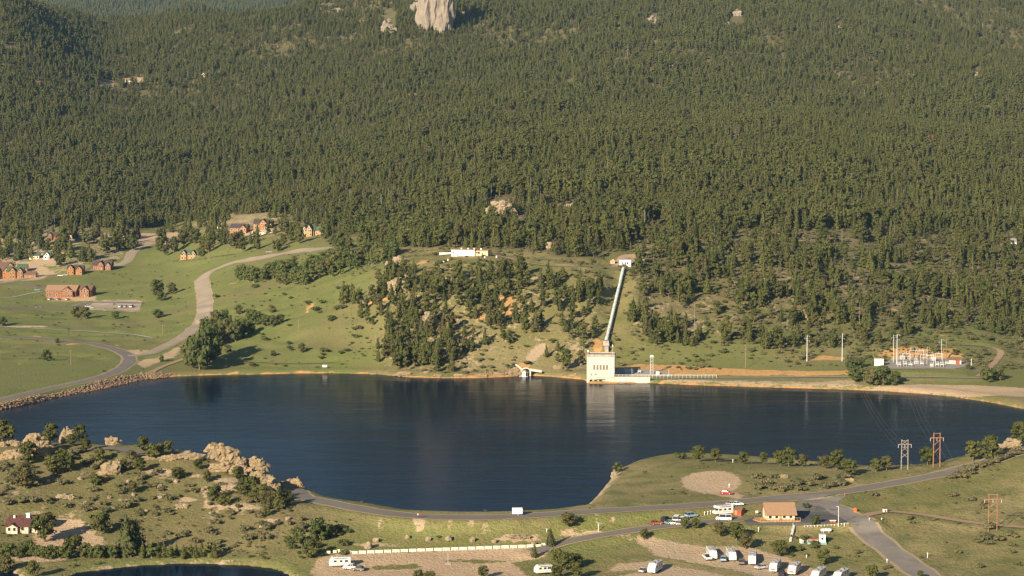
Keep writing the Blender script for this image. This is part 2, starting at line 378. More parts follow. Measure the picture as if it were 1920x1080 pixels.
# water
g = NG('water')
g.p.inputs['Base Color'].default_value = (.0015, .010, .025, 1)
g.p.inputs['Roughness'].default_value = .13
g.p.inputs['IOR'].default_value = 1.33
g.p.inputs['Specular IOR Level'].default_value = .025
h = g.math('ADD', g.noise(.55, 3, mul=(.55, 1.0, 1)), g.math('MULTIPLY', g.noise(.08, 3, mul=(.5, 1.2, 1)), 3.0))
g.bump(g.math('MULTIPLY', h, g.math('ADD', g.math('MULTIPLY', g.noise(.012, 3, mul=(.6, 1.4, 1)), 1.6), -.3)), .30, .35)

def surf(name, c1, c2, c3, sc=.5, rough=.9, lo=.35, hi=.65):
    g = NG(name)
    a, b, c = g.noise(sc * .2, 4), g.noise(sc, 4, rough=.7), g.noise(sc * 5, 2)
    col = g.mix(g.ramp(a, lo, hi), c1, c2)
    col = g.mix(g.math('MULTIPLY', g.ramp(b, .5, .75), .7), col, c3)
    g.bump(c, .3, .1)
    return g.out(col, rough)
surf('asphalt', (.190, .166, .138), (.215, .185, .150), (.15, .132, .110))
surf('dark_asphalt', (.10, .095, .092), (.13, .12, .11), (.08, .076, .072))
surf('worn_asphalt', (.26, .225, .185), (.20, .18, .155), (.31, .265, .205), .9)
surf('pale_asphalt', (.37, .295, .215), (.31, .255, .19), (.41, .32, .22))
surf('concrete', (.48, .43, .35), (.42, .38, .32), (.36, .33, .28))
surf('dirt', (.40, .27, .16), (.34, .24, .15), (.25, .20, .10))
surf('gravel', (.36, .31, .25), (.32, .28, .23), (.28, .25, .20), 1.0)
surf('shoulder', (.40, .30, .19), (.36, .28, .17), (.20, .18, .08), .8)

def leaf(name, a, b, c, trans=.0):
    g = NG(name)
    r = g.new('ShaderNodeObjectInfo').outputs['Random']
    col = g.mix(r, a, b)
    col = g.mix(g.ramp(g.math('FRACT', g.math('MULTIPLY', r, 7.31), 0), .72, .98), col, c)
    col = g.mix(g.math('MULTIPLY', g.ramp(g.noise(1.1, 2), .4, .7), .6), col, tuple(x * .55 for x in a))
    g.p.inputs['Specular IOR Level'].default_value = .1
    return g.out(col, .8)
leaf('needles', (.062, .070, .020), (.110, .112, .031), (.098, .086, .034))
leaf('spruce_needles', (.060, .070, .028), (.090, .095, .035), (.075, .088, .045))
leaf('aspen_leaves', (.088, .110, .030), (.125, .132, .038), (.14, .13, .045))
leaf('willow_leaves', (.066, .084, .025), (.100, .108, .032), (.115, .105, .04))
leaf('sage_leaves', (.115, .11, .052), (.155, .14, .068), (.17, .14, .07))
mat('bark', (.17, .115, .075), .3, 2)
mat('grey_bark', (.27, .235, .19), .3, 2)

def rockmat(name, c1, c2, c3):
    g = NG(name)
    a, b, c = g.noise(.22, 5, rough=.65), g.noise(1.1, 5, rough=.7), g.noise(.7, 4, mul=(1, 1, 3), rough=.75)
    col = g.mix(g.ramp(a, .38, .62), c1, c2)
    col = g.mix(g.math('MULTIPLY', g.ramp(b, .50, .70), .75), col, c3)
    col = g.mix(g.math('MULTIPLY', g.ramp(c, .58, .72), .7), col, tuple(x * .35 for x in c1))
    g.bump(g.math('ADD', b, c), .9, .6)
    return g.out(col, .95)
rockmat('granite', (.38, .275, .155), (.32, .245, .15), (.235, .20, .135))
rockmat('pale_granite', (.33, .255, .165), (.40, .305, .20), (.235, .20, .135))
rockmat('cliff_rock', (.29, .235, .18), (.35, .285, .215), (.20, .175, .14))
rockmat('riprap_rock', (.33, .21, .13), (.27, .19, .13), (.40, .30, .20))

mat("white_concrete", (.66, .59, .46), .12, .5, streak=.5)
mat("grey_concrete", (.42, .36, .29), .2, .6, streak=.6)
mat('white_paint', (.80, .78, .72), .06, .8, .45)
mat('stucco', (.54, .45, .34), .12, .7)
mat('camper_paint', (.68, .66, .62), .08, .8, .4)
mat('cream_paint', (.74, .63, .42), .1, .6)
mat('tan_wall', (.58, .45, .29), .15, .7)
mat('log_wall', (.36, .165, .065), .3, 1.5)
mat('red_log_wall', (.27, .115, .06), .3, 1.5)
mat('gold_log_wall', (.44, .27, .12), .3, 1.5)
mat('brown_roof', (.185, .115, .08), .25, 1.2)
mat('dark_roof', (.095, .075, .07), .25, 1.2)
mat('maroon_roof', (.12, .055, .045), .25, 1.2)
mat('green_roof', (.095, .135, .085), .25, 1.2)
mat('tan_roof', (.33, .205, .12), .05, 1.0)
mat('grey_roof', (.27, .24, .21), .2, 1.0)
mat('wood_deck', (.47, .27, .12), .3, 2)
mat('grey_wood', (.27, .235, .20), .3, 2)
mat('dull_glass', (.20, .175, .14), .3, .8, .3)
mat('pole_wood', (.30, .20, .125), .3, 2)
mat('red_pole_wood', (.34, .155, .085), .3, 2)
mat('steel', (.62, .62, .60), .12, 1, .45, .3)
mat('dark_steel', (.16, .15, .14), .2, 1, .5)
mat("pipe_green", (.64, .70, .62), .22, .35, .5, streak=.3)
mat('red_paint', (.42, .03, .025), .15, 1, .4)
mat('red_shed', (.36, .09, .05), .2, 1)
mat('orange_paint', (.62, .17, .04), .2, 1, .6)
mat('teal_paint', (.22, .38, .36), .15, 1, .5)
mat('blue_paint', (.30, .42, .50), .15, 1, .4)
mat('silver_paint', (.52, .52, .50), .1, 1, .35)
mat('black_paint', (.025, .025, .028), .2, 1, .35)
mat('rubber', (.02, .02, .02), .2, 2)
mat('glass', (.025, .03, .035), .3, .8, .12, 0, .5)
mat('foam', (.78, .78, .74), .1, 1.5)
mat('skin', (.42, .24, .16), .05, 3)
mat('white_cloth', (.75, .72, .66), .1, 4)
mat('red_cloth', (.40, .05, .04), .15, 4)
mat('dark_cloth', (.05, .05, .07), .2, 4)

# ------------------------------------------------------------------ mesh helpers
class MB:
    def __init__(s): s.v = []; s.f = []; s.mi = []
    def add(s, vs, fs, m=0):
        n = len(s.v); s.v += [tuple(v) for v in vs]; s.f += [tuple(i + n for i in f) for f in fs]; s.mi += [m] * len(fs)
        return s
    def box(s, x0, x1, y0, y1, z0, z1, m=0, taper=0):
        t = taper
        s.add([(x0,y0,z0),(x1,y0,z0),(x1,y1,z0),(x0,y1,z0),(x0+t,y0+t,z1),(x1-t,y0+t,z1),(x1-t,y1-t,z1),(x0+t,y1-t,z1)],
              [(0,3,2,1),(4,5,6,7),(0,1,5,4),(1,2,6,5),(2,3,7,6),(3,0,4,7)], m); return s
    def tube(s, a, b, r0, r1=None, n=8, m=0, caps=True):
        a, b = Vector(a), Vector(b); r1 = r0 if r1 is None else r1
        d = (b - a).normalized(); q = d.to_track_quat('Z', 'Y')
        vs = []
        for p, r in ((a, r0), (b, r1)):
            for i in range(n):
                t = 2 * math.pi * i / n
                vs.append(p + q @ Vector((r * math.cos(t), r * math.sin(t), 0)))
        fs = [(i, (i + 1) % n, n + (i + 1) % n, n + i) for i in range(n)]
        if caps: fs += [tuple(range(n - 1, -1, -1)), tuple(range(n, 2 * n))]
        s.add(vs, fs, m); return s
    def path(s, P, r, n=8, m=0):
        for a, b in zip(P[:-1], P[1:]): s.tube(a, b, r, r, n, m)
        return s
    def prism(s, pts, y0, y1, m=0):
        """outline in x,z pushed along y"""
        n = len(pts)
        s.add([(x, y0, z) for x, z in pts] + [(x, y1, z) for x, z in pts],
              [tuple(range(n)), tuple(range(2 * n - 1, n - 1, -1))] + [(i, n + i, n + (i + 1) % n, (i + 1) % n) for i in range(n)], m); return s
    def ball(s, c, r, n=8, m=0, sz=1.0):
        vs, fs = [], []
        for i in range(1, n // 2):
            p = math.pi * i / (n // 2)
            for j in range(n):
                t = 2 * math.pi * j / n
                vs.append((c[0] + r * math.sin(p) * math.cos(t), c[1] + r * math.sin(p) * math.sin(t), c[2] + r * sz * math.cos(p)))
        k = n // 2 - 1
        vs += [(c[0], c[1], c[2] + r * sz), (c[0], c[1], c[2] - r * sz)]
        for i in range(k - 1):
            for j in range(n):
                fs.append((i * n + j, (i + 1) * n + j, (i + 1) * n + (j + 1) % n, i * n + (j + 1) % n))
        for j in range(n):
            fs.append((k * n, j, (j + 1) % n)); fs.append((k * n + 1, (k - 1) * n + (j + 1) % n, (k - 1) * n + j))
        s.add(vs, fs, m); return s
    def mesh(s, name, mats, bevel=0):
        me = bpy.data.meshes.new(name)
        me.from_pydata(s.v, [], s.f)
        for m in ([mats] if isinstance(mats, str) else mats): me.materials.append(MATS[m])
        if len(me.materials) > 1: me.polygons.foreach_set('material_index', s.mi)
        bm = bmesh.new(); bm.from_mesh(me); bmesh.ops.recalc_face_normals(bm, faces=bm.faces)
        if bevel:
            bmesh.ops.bevel(bm, geom=[e for e in bm.edges if len(e.link_faces) == 2 and e.calc_face_angle(0) > .6], offset=bevel, segments=2, affect='EDGES', clamp_overlap=True)
        bm.to_mesh(me); bm.free()
        me.update(); return me
    def build(s, name, mats, parent=None, bevel=0):
        return link(name, s.mesh(name, mats, bevel), parent)
def link(name, me, parent=None):
    o = bpy.data.objects.new(name, me); COL.objects.link(o)
    if parent is not None: o.parent = parent
    return o
def tag(o, label, cat, group=None):
    o['label'] = label; o['category'] = cat
    if group: o['group'] = group
    return o
def thing(name, label, cat, loc, rz=0, group=None):
    o = bpy.data.objects.new(name, None); COL.objects.link(o)
    o.empty_display_size = .5
    o.location = loc; o.rotation_euler = (0, 0, rz)
    return tag(o, label, cat, group)
def struct(o, kind='structure'):
    o['kind'] = kind; return o
def copy_tree(root, loc, rz, label, scale=None):
    r = root.copy(); COL.objects.link(r); r.location = loc; r.rotation_euler = (0, 0, rz); r['label'] = label
    if scale: r.scale = (scale,) * 3
    for ch in root.children:
        c = ch.copy(); COL.objects.link(c); c.parent = r
        for gch in ch.children:
            d = gch.copy(); COL.objects.link(d); d.parent = c
    return r

# ------------------------------------------------------------------ the ground sheet
def wpoly(px): return np.array([(p.x, p.y) for p in hits(px)])
def ell(u, v, a, b, n=14): return [(u + a * math.cos(2 * math.pi * i / n), v + b * math.sin(2 * math.pi * i / n)) for i in range(n)]
DIRT = [[(590,1050),(606,1042),(660,1038),(850,1031),(1000,1025),(1036,1030),(1022,1046),(965,1056),(1000,1088),(580,1092)],
 ell(1336,904,58,22), [(1372,918),(1394,930),(1386,938),(1352,930)],
 [(1192,1003),(1222,1004),(1262,1016),(1320,1024),(1400,1024),(1480,1046),(1610,1092),(1420,1092),(1330,1062),(1240,1045),(1212,1030)],
 [(1100,1092),(1150,1058),(1230,1052),(1330,1068),(1400,1092)],
 [(1590,730),(1660,723),(1720,721),(1830,722),(1920,727),(1990,742),(1920,744),(1840,744),(1760,741),(1680,737)],
 ell(712,982,7,13), ell(786,984,10,15), ell(846,983,5,14), ell(846,1000,2,9), ell(882,981,6,8), ell(911,986,5,12), ell(946,979,7,7), ell(1122,974,6,12), ell(1145,968,4,8), ell(1200,964,4,6),
 [(1142,502),(1200,496),(1210,488),(1196,476),(1165,478),(1148,490)],
 [(-20,528),(-20,498),(40,490),(78,495),(100,515),(70,525)], [(60,492),(120,500),(118,478),(60,466)], [(85,452),(170,446),(230,450),(230,440),(120,436)], [(232,452),(340,446),(350,432),(262,436)],
 [(420,446),(470,441),(510,434),(520,428),(450,430)],
 [(70,990),(112,968),(150,975),(190,1005),(200,1030),(140,1038),(60,1030)], [(78,960),(100,945),(72,944)],
 ell(60,1048,60,6), [(90,565),(180,565),(180,556),(90,556)], [(190,583),(262,583),(268,562),(190,562)],
 [(985,672),(1000,650),(1030,640),(1022,660),(1000,680)], ell(760,527,16,14), ell(350,936,14,4), ell(440,950,50,5), ell(390,930,5,25), ell(425,900,26,6), ell(300,885,30,6), ell(1100,1000,60,5),
 [(1180,1004),(1100,1006),(1040,1018),(1040,1024),(1120,1010),(1190,1000)], ell(50,612,44,1.6), ell(260,660,35,5), [(250,680),(300,668),(345,645),(330,668),(270,690)],
 ell(205,160,16,7), ell(250,150,22,6), ell(386,142,14,4), ell(975,1010,45,7), ell(720,1022,60,3), ell(1250,125,18,5), ell(800,180,60,6)]
BANK = [[(1150,698),(1180,684),(1240,683),(1330,689),(1480,694),(1600,694),(1600,703),(1500,705),(1330,703),(1240,699)],
 [(1632,676),(1650,658),(1690,648),(1745,652),(1795,652),(1812,670),(1800,674),(1672,670)], [(1515,676),(1540,666),(1580,668),(1590,676)], ell(1120,650,14,16), [(985,700),(960,690),(975,676),(1000,684)]]
mask = np.zeros((len(YY), NS, 4))
def paint(ch, polys, soft, val=1.0):
    for px in polys:
        P = wpoly(px)
        mask[:, :, ch] = np.maximum(mask[:, :, ch], val * (1 - smooth(-soft, soft, sdist(GX, GY, P))))
paint(0, DIRT, 3.2)
paint(1, BANK, 3.2)
paint(0, [[(1215,713),(1350,712),(1600,712),(1620,729),(1400,724),(1215,718)]], 3, .7)
paint(1, [[(1200,716),(1400,720),(1640,726),(1640,733),(1400,727),(1200,721)], [(880,700),(985,694),(1095,704),(1095,713),(985,707),(880,710)], [(1150,690),(1200,682),(1330,688),(1330,704),(1160,702)]], 2.5, .95)
for px in ([(1232,1042),(1300,1054),(1380,1066),(1440,1084),(1400,1088),(1330,1072),(1240,1056)], [(800,1052),(880,1048),(950,1052),(900,1058)], [(690,1062),(780,1058),(800,1066),(700,1070)], [(1110,1076),(1180,1068),(1220,1070),(1150,1084)], [(760,1043),(830,1040),(850,1044)]):
    mask[:, :, 0] *= 1 - .75 * (1 - smooth(-2.5, 2.5, sdist(GX, GY, wpoly(px))))
paint(0, [[(-60,528),(-60,440),(130,432),(340,436),(345,452),(250,462),(225,495),(150,508),(60,520)], [(390,436),(540,420),(540,404),(440,402),(380,420)]], 7, .52)
paint(0, [[(620,560),(760,500),(1130,520),(1140,690),(830,705),(720,690),(700,640)], [(1180,500),(1180,640),(1330,640),(1900,600),(1900,440),(1180,440)], [(860,450),(1180,470),(1180,350),(900,350)]], 10, .36)
paint(0, [[(0,880),(60,850),(200,850),(420,880),(560,930),(580,990),(540,1020),(420,1030),(300,1015),(60,1030),(0,1020)]], 6, .24)
far = smooth(960, 990, GY)
shore = (1 - smooth(.8, 4.4 + 6 * vnoise(GX / 25, GY / 25, 51) + 4 * vnoise(GX / 9, GY / 9, 52), SDL)) * (SDL > -12)
mask[:, :, 1] = np.maximum(mask[:, :, 1], shore * far * .8)
mask[:, :, 0] = np.maximum(mask[:, :, 0], shore * (1 - far) * (GX > 0) * .9)
mask[:, :, 0] = np.maximum(mask[:, :, 0], (1 - smooth(.2, 2.2, SDP)) * .45)
ug, vg = to_px(GX, GY, Z)
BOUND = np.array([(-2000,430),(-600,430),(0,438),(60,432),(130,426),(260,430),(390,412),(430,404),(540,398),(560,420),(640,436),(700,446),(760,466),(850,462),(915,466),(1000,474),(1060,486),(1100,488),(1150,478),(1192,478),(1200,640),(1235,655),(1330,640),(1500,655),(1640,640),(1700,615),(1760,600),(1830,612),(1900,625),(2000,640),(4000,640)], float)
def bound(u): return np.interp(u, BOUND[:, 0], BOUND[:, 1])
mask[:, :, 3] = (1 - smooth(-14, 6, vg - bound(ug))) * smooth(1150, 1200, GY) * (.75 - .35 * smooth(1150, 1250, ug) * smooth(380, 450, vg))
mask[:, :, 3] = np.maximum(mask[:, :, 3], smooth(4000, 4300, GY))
mask[:, :, 2] = smooth(985, 1010, GY) * (1 - smooth(660, 760, ug)) * smooth(430, 470, vg) * .9 + smooth(1000, 1040, GY) * smooth(1150, 1250, ug) * smooth(560, 620, vg) * .6
mask[:, :, 2] = np.maximum(mask[:, :, 2], smooth(650, 656, GY) * (1 - smooth(688, 700, GY)) * smooth(560, 600, ug) * (1 - smooth(1200, 1300, ug)) * .5)
mask[:, :, 2] = np.maximum(mask[:, :, 2], (1 - smooth(3, 12, SDP)) * .8)
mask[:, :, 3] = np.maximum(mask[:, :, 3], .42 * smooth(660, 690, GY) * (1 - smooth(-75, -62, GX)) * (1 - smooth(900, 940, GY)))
mask = np.clip(mask, 0, 1)
ny = len(YY)
co = np.stack([GX, GY, Z], -1).reshape(-1, 3)
jj, ii = np.meshgrid(np.arange(ny - 1), np.arange(NS - 1), indexing='ij')
q = (jj * NS + ii).ravel()
quads = np.stack([q, q + 1, q + NS + 1, q + NS], 1)
me = bpy.data.meshes.new('ground')
me.vertices.add(len(co)); me.vertices.foreach_set('co', co.ravel())
me.loops.add(quads.size); me.loops.foreach_set('vertex_index', quads.ravel())
me.polygons.add(len(quads)); me.polygons.foreach_set('loop_start', np.arange(0, quads.size, 4)); me.polygons.foreach_set('loop_total', np.full(len(quads), 4))
me.update(calc_edges=True)
me.polygons.foreach_set('use_smooth', np.ones(len(quads), bool))
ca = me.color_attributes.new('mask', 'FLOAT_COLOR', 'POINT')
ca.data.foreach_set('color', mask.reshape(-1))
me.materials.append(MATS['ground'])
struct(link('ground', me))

def water(name, poly, z, grow):
    n = len(poly); c = []
    area = sum(poly[i][0] * poly[(i + 1) % n][1] - poly[(i + 1) % n][0] * poly[i][1] for i in range(n))
    for i in range(n):
        a, b = Vector(poly[i - 1]), Vector(poly[(i + 1) % n])
        t = (b - a).normalized(); nn = Vector((t.y, -t.x)) * (1 if area > 0 else -1)
        p = Vector(poly[i]) + nn * grow
        c.append((p.x, p.y, z))
    bm = bmesh.new(); vs = [bm.verts.new(p) for p in c]
    f = bm.faces.new(vs); bmesh.ops.triangulate(bm, faces=[f]); bmesh.ops.recalc_face_normals(bm, faces=bm.faces)
    if bm.faces[:][0].normal.z < 0: bmesh.ops.reverse_faces(bm, faces=bm.faces)
    m = bpy.data.meshes.new(name); bm.to_mesh(m); bm.free(); m.materials.append(MATS['water'])
    return struct(link(name, m))
water('lake', LAKE, 0.0, 5.0)
water('pond', POND, PONDZ, 4.0)

def strip(name, P, wd, mt, lift, parent=None):
    P = resample(P, 2.0); n = len(P); vs, fs = [], []
    K = 5
    for i, p in enumerate(P):
        t = (P[min(i + 1, n - 1)] - P[max(i - 1, 0)]); t.z = 0; t.normalize()
        nn = Vector((-t.y, t.x, 0))
        ww = wd * (1 + .05 * math.sin(i * .9) + .04 * math.sin(i * .37 + 1))
        for k in range(K):
            q = p + nn * ww * (k / (K - 1) - .5)
            vs.append((q.x, q.y, gz(q.x, q.y) + lift))
    for i in range(n - 1):
        for k in range(K - 1):
            a = i * K + k; fs.append((a, a + 1, a + K + 1, a + K))
    m = bpy.data.meshes.new(name); m.from_pydata(vs, [], fs); m.materials.append(MATS[mt]); m.update()
    if m.polygons[0].normal.z < 0: m.flip_normals()
    m.polygons.foreach_set('use_smooth', [True] * len(m.polygons))
    return struct(link(name, m))
for i, (nm, P, wd, mt) in enumerate(road_lines):
    if nm == 'road': strip('road_shoulder', P, wd + 2.6, 'shoulder', .10 + .004 * i)
    strip(nm, P, wd, mt, .19 + .006 * i)
def sheet(name, px, mt, lift, step=2.5):
    """a flat sheet laid over the ground inside an outline"""
    poly = wpoly(px); bm = bmesh.new()
    f = bm.faces.new([bm.verts.new((x, y, 0)) for x, y in poly])
    bmesh.ops.triangulate(bm, faces=[f])
    x0, y0, x1, y1 = poly[:, 0].min(), poly[:, 1].min(), poly[:, 0].max(), poly[:, 1].max()
    for ax, a, b in ((0, x0, x1), (1, y0, y1)):
        t = a + step
        while t < b:
            no = (1, 0, 0) if ax == 0 else (0, 1, 0)
            bmesh.ops.bisect_plane(bm, geom=bm.verts[:] + bm.edges[:] + bm.faces[:], plane_co=(t if ax == 0 else 0, t if ax == 1 else 0, 0), plane_no=no)
            t += step
    for v in bm.verts: v.co.z = gz(v.co.x, v.co.y) + lift
    bmesh.ops.recalc_face_normals(bm, faces=bm.faces)
    if sum(f.normal.z for f in bm.faces) < 0: bmesh.ops.reverse_faces(bm, faces=bm.faces)
    m = bpy.data.meshes.new(name); bm.to_mesh(m); bm.free(); m.materials.append(MATS[mt])
    return struct(link(name, m))
sheet('parking_lot', [(1395,976),(1440,958),(1500,950),(1560,950),(1606,978),(1590,981),(1500,986),(1400,986)], 'dark_asphalt', .15)
sheet('parking_lot', [(1490,946),(1530,936),(1590,930),(1572,941),(1580,952),(1612,985),(1600,990),(1560,960),(1500,955)], 'asphalt', .13)
sheet('parking_lot', [(163,582),(262,582),(266,569),(255,562),(175,563)], 'pale_asphalt', .16)
sheet('gravel_yard', [(1645,686),(1672,671),(1790,671),(1826,685),(1790,692),(1660,692)], 'gravel', .15)
sheet('gravel_yard', [(1152,703),(1160,690),(1250,696),(1262,706),(1200,706)], 'gravel', .15)

# ------------------------------------------------------------------ trees (unit height, scaled in place)
def rv(a=1.0): return Vector((random.uniform(-a, a), random.uniform(-a, a), random.uniform(-a, a)))
def spray(mb, c, out, size, droop=.0, m=0):
    """one small spray of needles or leaves: a bent four-sided leaf shape facing roughly along OUT"""
    out = (out + rv(.55)).normalized()
    side = out.cross(Vector((0, 0, 1)) + rv(.35))
    if side.length < 1e-3: side = Vector((1, 0, 0))
    side.normalize(); up = side.cross(out).normalized()
    a = size * random.uniform(.7, 1.25); b = size * random.uniform(.45, .9)
    p = [c - side * a * .6 - up * b * .4, c - up * b * random.uniform(.6, 1) + out * size * .25, c + side * a * .6 - up * b * .3, c + up * b * random.uniform(.6, 1.1) + out * size * .1]
    mb.add(p, [(0, 1, 3), (1, 2, 3)], m)
def conifer(seed, wide=.17, n=150, base=.12, full=.85, ragged=.25, m=0):
    random.seed(seed); mb = MB()
    core = []
    rings = 6
    for i in range(rings):
        h = base + .05 + (0.96 - base) * i / (rings - 1); r = wide * .5 * (1 - i / (rings - 1)) ** full + .004
        core.append([(r * math.cos(2 * math.pi * j / 7 + i) * random.uniform(.7, 1.2), r * math.sin(2 * math.pi * j / 7 + i) * random.uniform(.7, 1.2), h + random.uniform(-.02, .02)) for j in range(7)])
    vs = [p for rg in core for p in rg]
    mb.add(vs, [(i * 7 + j, i * 7 + (j + 1) % 7, (i + 1) * 7 + (j + 1) % 7, (i + 1) * 7 + j) for i in range(rings - 1) for j in range(7)], m)
    lob = [random.uniform(1 - ragged, 1 + ragged) for _ in range(9)]
    for i in range(n):
        k = (i + random.random()) / n; h = base + (1 - base) * (1 - math.sqrt(1 - k * .985))
        f = (1 - (h - base) / (1 - base))
        ang = random.uniform(0, 2 * math.pi)
        r = wide * (f ** full) * lob[int(ang / (2 * math.pi) * 9) % 9] * random.uniform(.55, 1.05) * (1 + .18 * math.sin(h * 42 + ang))
        if h < base + .08: r *= .75
        o = Vector((math.cos(ang), math.sin(ang), .25))
        spray(mb, Vector((r * math.cos(ang), r * math.sin(ang), h)), o, .040 + .055 * f, m=m)
    return mb
def rounded(seed, wide=.32, n=240, base=.25, lobes=8, m=0, size=.062, top=.98):
    random.seed(seed); mb = MB()
    L = [(Vector((0, 0, top - wide * .55)), wide * .55), (Vector((0, 0, (top + base) / 2)), wide * .6)]
    hz_ = (top - base) / 2
    for i in range(lobes):
        t = -.9 + 1.64 * (i + random.random()) / lobes
        ang = i * 2.4 + random.uniform(-.5, .5); rr = math.sqrt(max(.05, 1 - t * t)) * random.uniform(.45, .78)
        L.append((Vector((wide * rr * math.cos(ang), wide * rr * math.sin(ang), (top + base) / 2 + t * hz_ * .86)), wide * random.uniform(.34, .52)))
    for c, r in L:
        mb.ball(c, r * .72, 6, m, .8)
        for i in range(n // len(L)):
            d = rv().normalized(); d.z = d.z * .8 + .12
            spray(mb, c + Vector((d.x, d.y, d.z * .85)) * r * random.uniform(.7, 1.08), d, size, m=m)
    return mb
def bush(seed, n=120, m=0, size=.17, flat=.9):
    random.seed(seed); mb = MB()
    for k in range(5):
        a = k * 1.35 + random.random(); r = random.uniform(.1, .38)
        c = Vector((r * math.cos(a), r * math.sin(a), random.uniform(.25, .55) * flat)); rad = random.uniform(.26, .42)
        mb.ball(c, rad * .62, 6, m, .9)
        for i in range(n // 5):
            d = rv().normalized(); d.z = abs(d.z) * .9 - .1
            spray(mb, c + d * rad * random.uniform(.6, 1.05), d, size, m=m)
    return mb
def trunk(top, r, lean=0, m=0, limbs=0, seed=0):
    random.seed(seed); mb = MB()
    P = [Vector((0, 0, -.06)), Vector((lean * .3, 0, top * .45)), Vector((lean, 0, top))]
    mb.tube(P[0], P[1], r * 1.15, r * .8, 6, m); mb.tube(P[1], P[2], r * .8, r * .25, 6, m)
    for i in range(limbs):
        a = i * 2.2 + random.random(); h = top * random.uniform(.4, .85)
        mb.tube((lean * h, 0, h), (lean * h + .17 * math.cos(a), .17 * math.sin(a), h + .14), r * .4, r * .12, 5, m)
    return mb
KINDS = {}
def kind(key, crowns, trunks): KINDS[key] = (crowns, trunks)
kind('pine', [conifer(10 + i, random.Random(i).uniform(.19, .26), 260, .08 + .03 * (i % 3), .58 + .05 * (i % 4), .34).mesh('crown', 'needles') for i in range(6)], [trunk(.9, .016, .01, seed=i).mesh('trunk', 'bark') for i in range(2)])
kind('ponderosa', [rounded(40 + i, .31 + .04 * (i % 3), 400, .07 + .06 * (i % 2), 12, size=.07).mesh('crown', 'needles') for i in range(5)], [trunk(.82, .024, .03 * (i - 1), limbs=5, seed=i).mesh('trunk', 'bark') for i in range(3)])
kind('spruce', [conifer(60 + i, .28 + .03 * i, 460, .03, .80, .22).mesh('crown', 'spruce_needles') for i in range(3)], [trunk(.92, .018, seed=9).mesh('trunk', 'bark')])
kind('aspen', [rounded(80 + i, .30 + .03 * (i % 3), 200, .10, 7, size=.08).mesh('crown', 'aspen_leaves') for i in range(4)], [trunk(.8, .016, .02, limbs=3, seed=i).mesh('trunk', 'grey_bark') for i in range(2)])
kind('willow', [rounded(90 + i, .38 + .04 * (i % 3), 340, .03, 10, size=.08).mesh('crown', 'willow_leaves') for i in range(4)], [trunk(.75, .03, .04, limbs=5, seed=i).mesh('trunk', 'bark') for i in range(2)])
kind('shrub', [bush(110 + i, 110).mesh('foliage', 'sage_leaves') for i in range(4)], [trunk(.4, .05, seed=4).mesh('stem', 'bark')])
kind('greenbush', [bush(120 + i, 150, size=.15).mesh('foliage', 'willow_leaves') for i in range(4)], [trunk(.4, .05, seed=5).mesh('stem', 'bark')])
NAMES = {'pine': ('pine_tree', 'pine tree'), 'ponderosa': ('pine_tree', 'pine tree'), 'spruce': ('spruce_tree', 'spruce tree'), 'aspen': ('aspen_tree', 'aspen tree'), 'willow': ('willow_tree', 'willow tree'), 'shrub': ('shrub', 'shrub'), 'greenbush': ('shrub', 'shrub')}
tn = [0]
def tree(k, p, h, label, group, widen=1.0):
    cr, tr = KINDS[k]; i = tn[0]; tn[0] += 1
    nm, cat = NAMES[k]
    o = thing(nm, label, cat, (p[0], p[1], p[2] - .02 * h), random.uniform(0, 6.28), group)
    o.scale = (h * widen * random.uniform(.9, 1.1), h * widen * random.uniform(.9, 1.1), h)
    bush_ = k in ('shrub', 'greenbush')
    link('foliage' if bush_ else 'crown', cr[i % len(cr)], o); link('stem' if bush_ else 'trunk', tr[i % len(tr)], o)
    return o
def tree_px(k, u, v, hpx, label, group=None, widen=1.0, y0=520):
    p, dv = land(u, v, y0); return tree(k, p, (hpx + dv * .6) * p.y / F, label, group, widen)

G_HILL, G_FORE = 'pines on the wooded slope above the lake', 'pines on the near rocky hill'
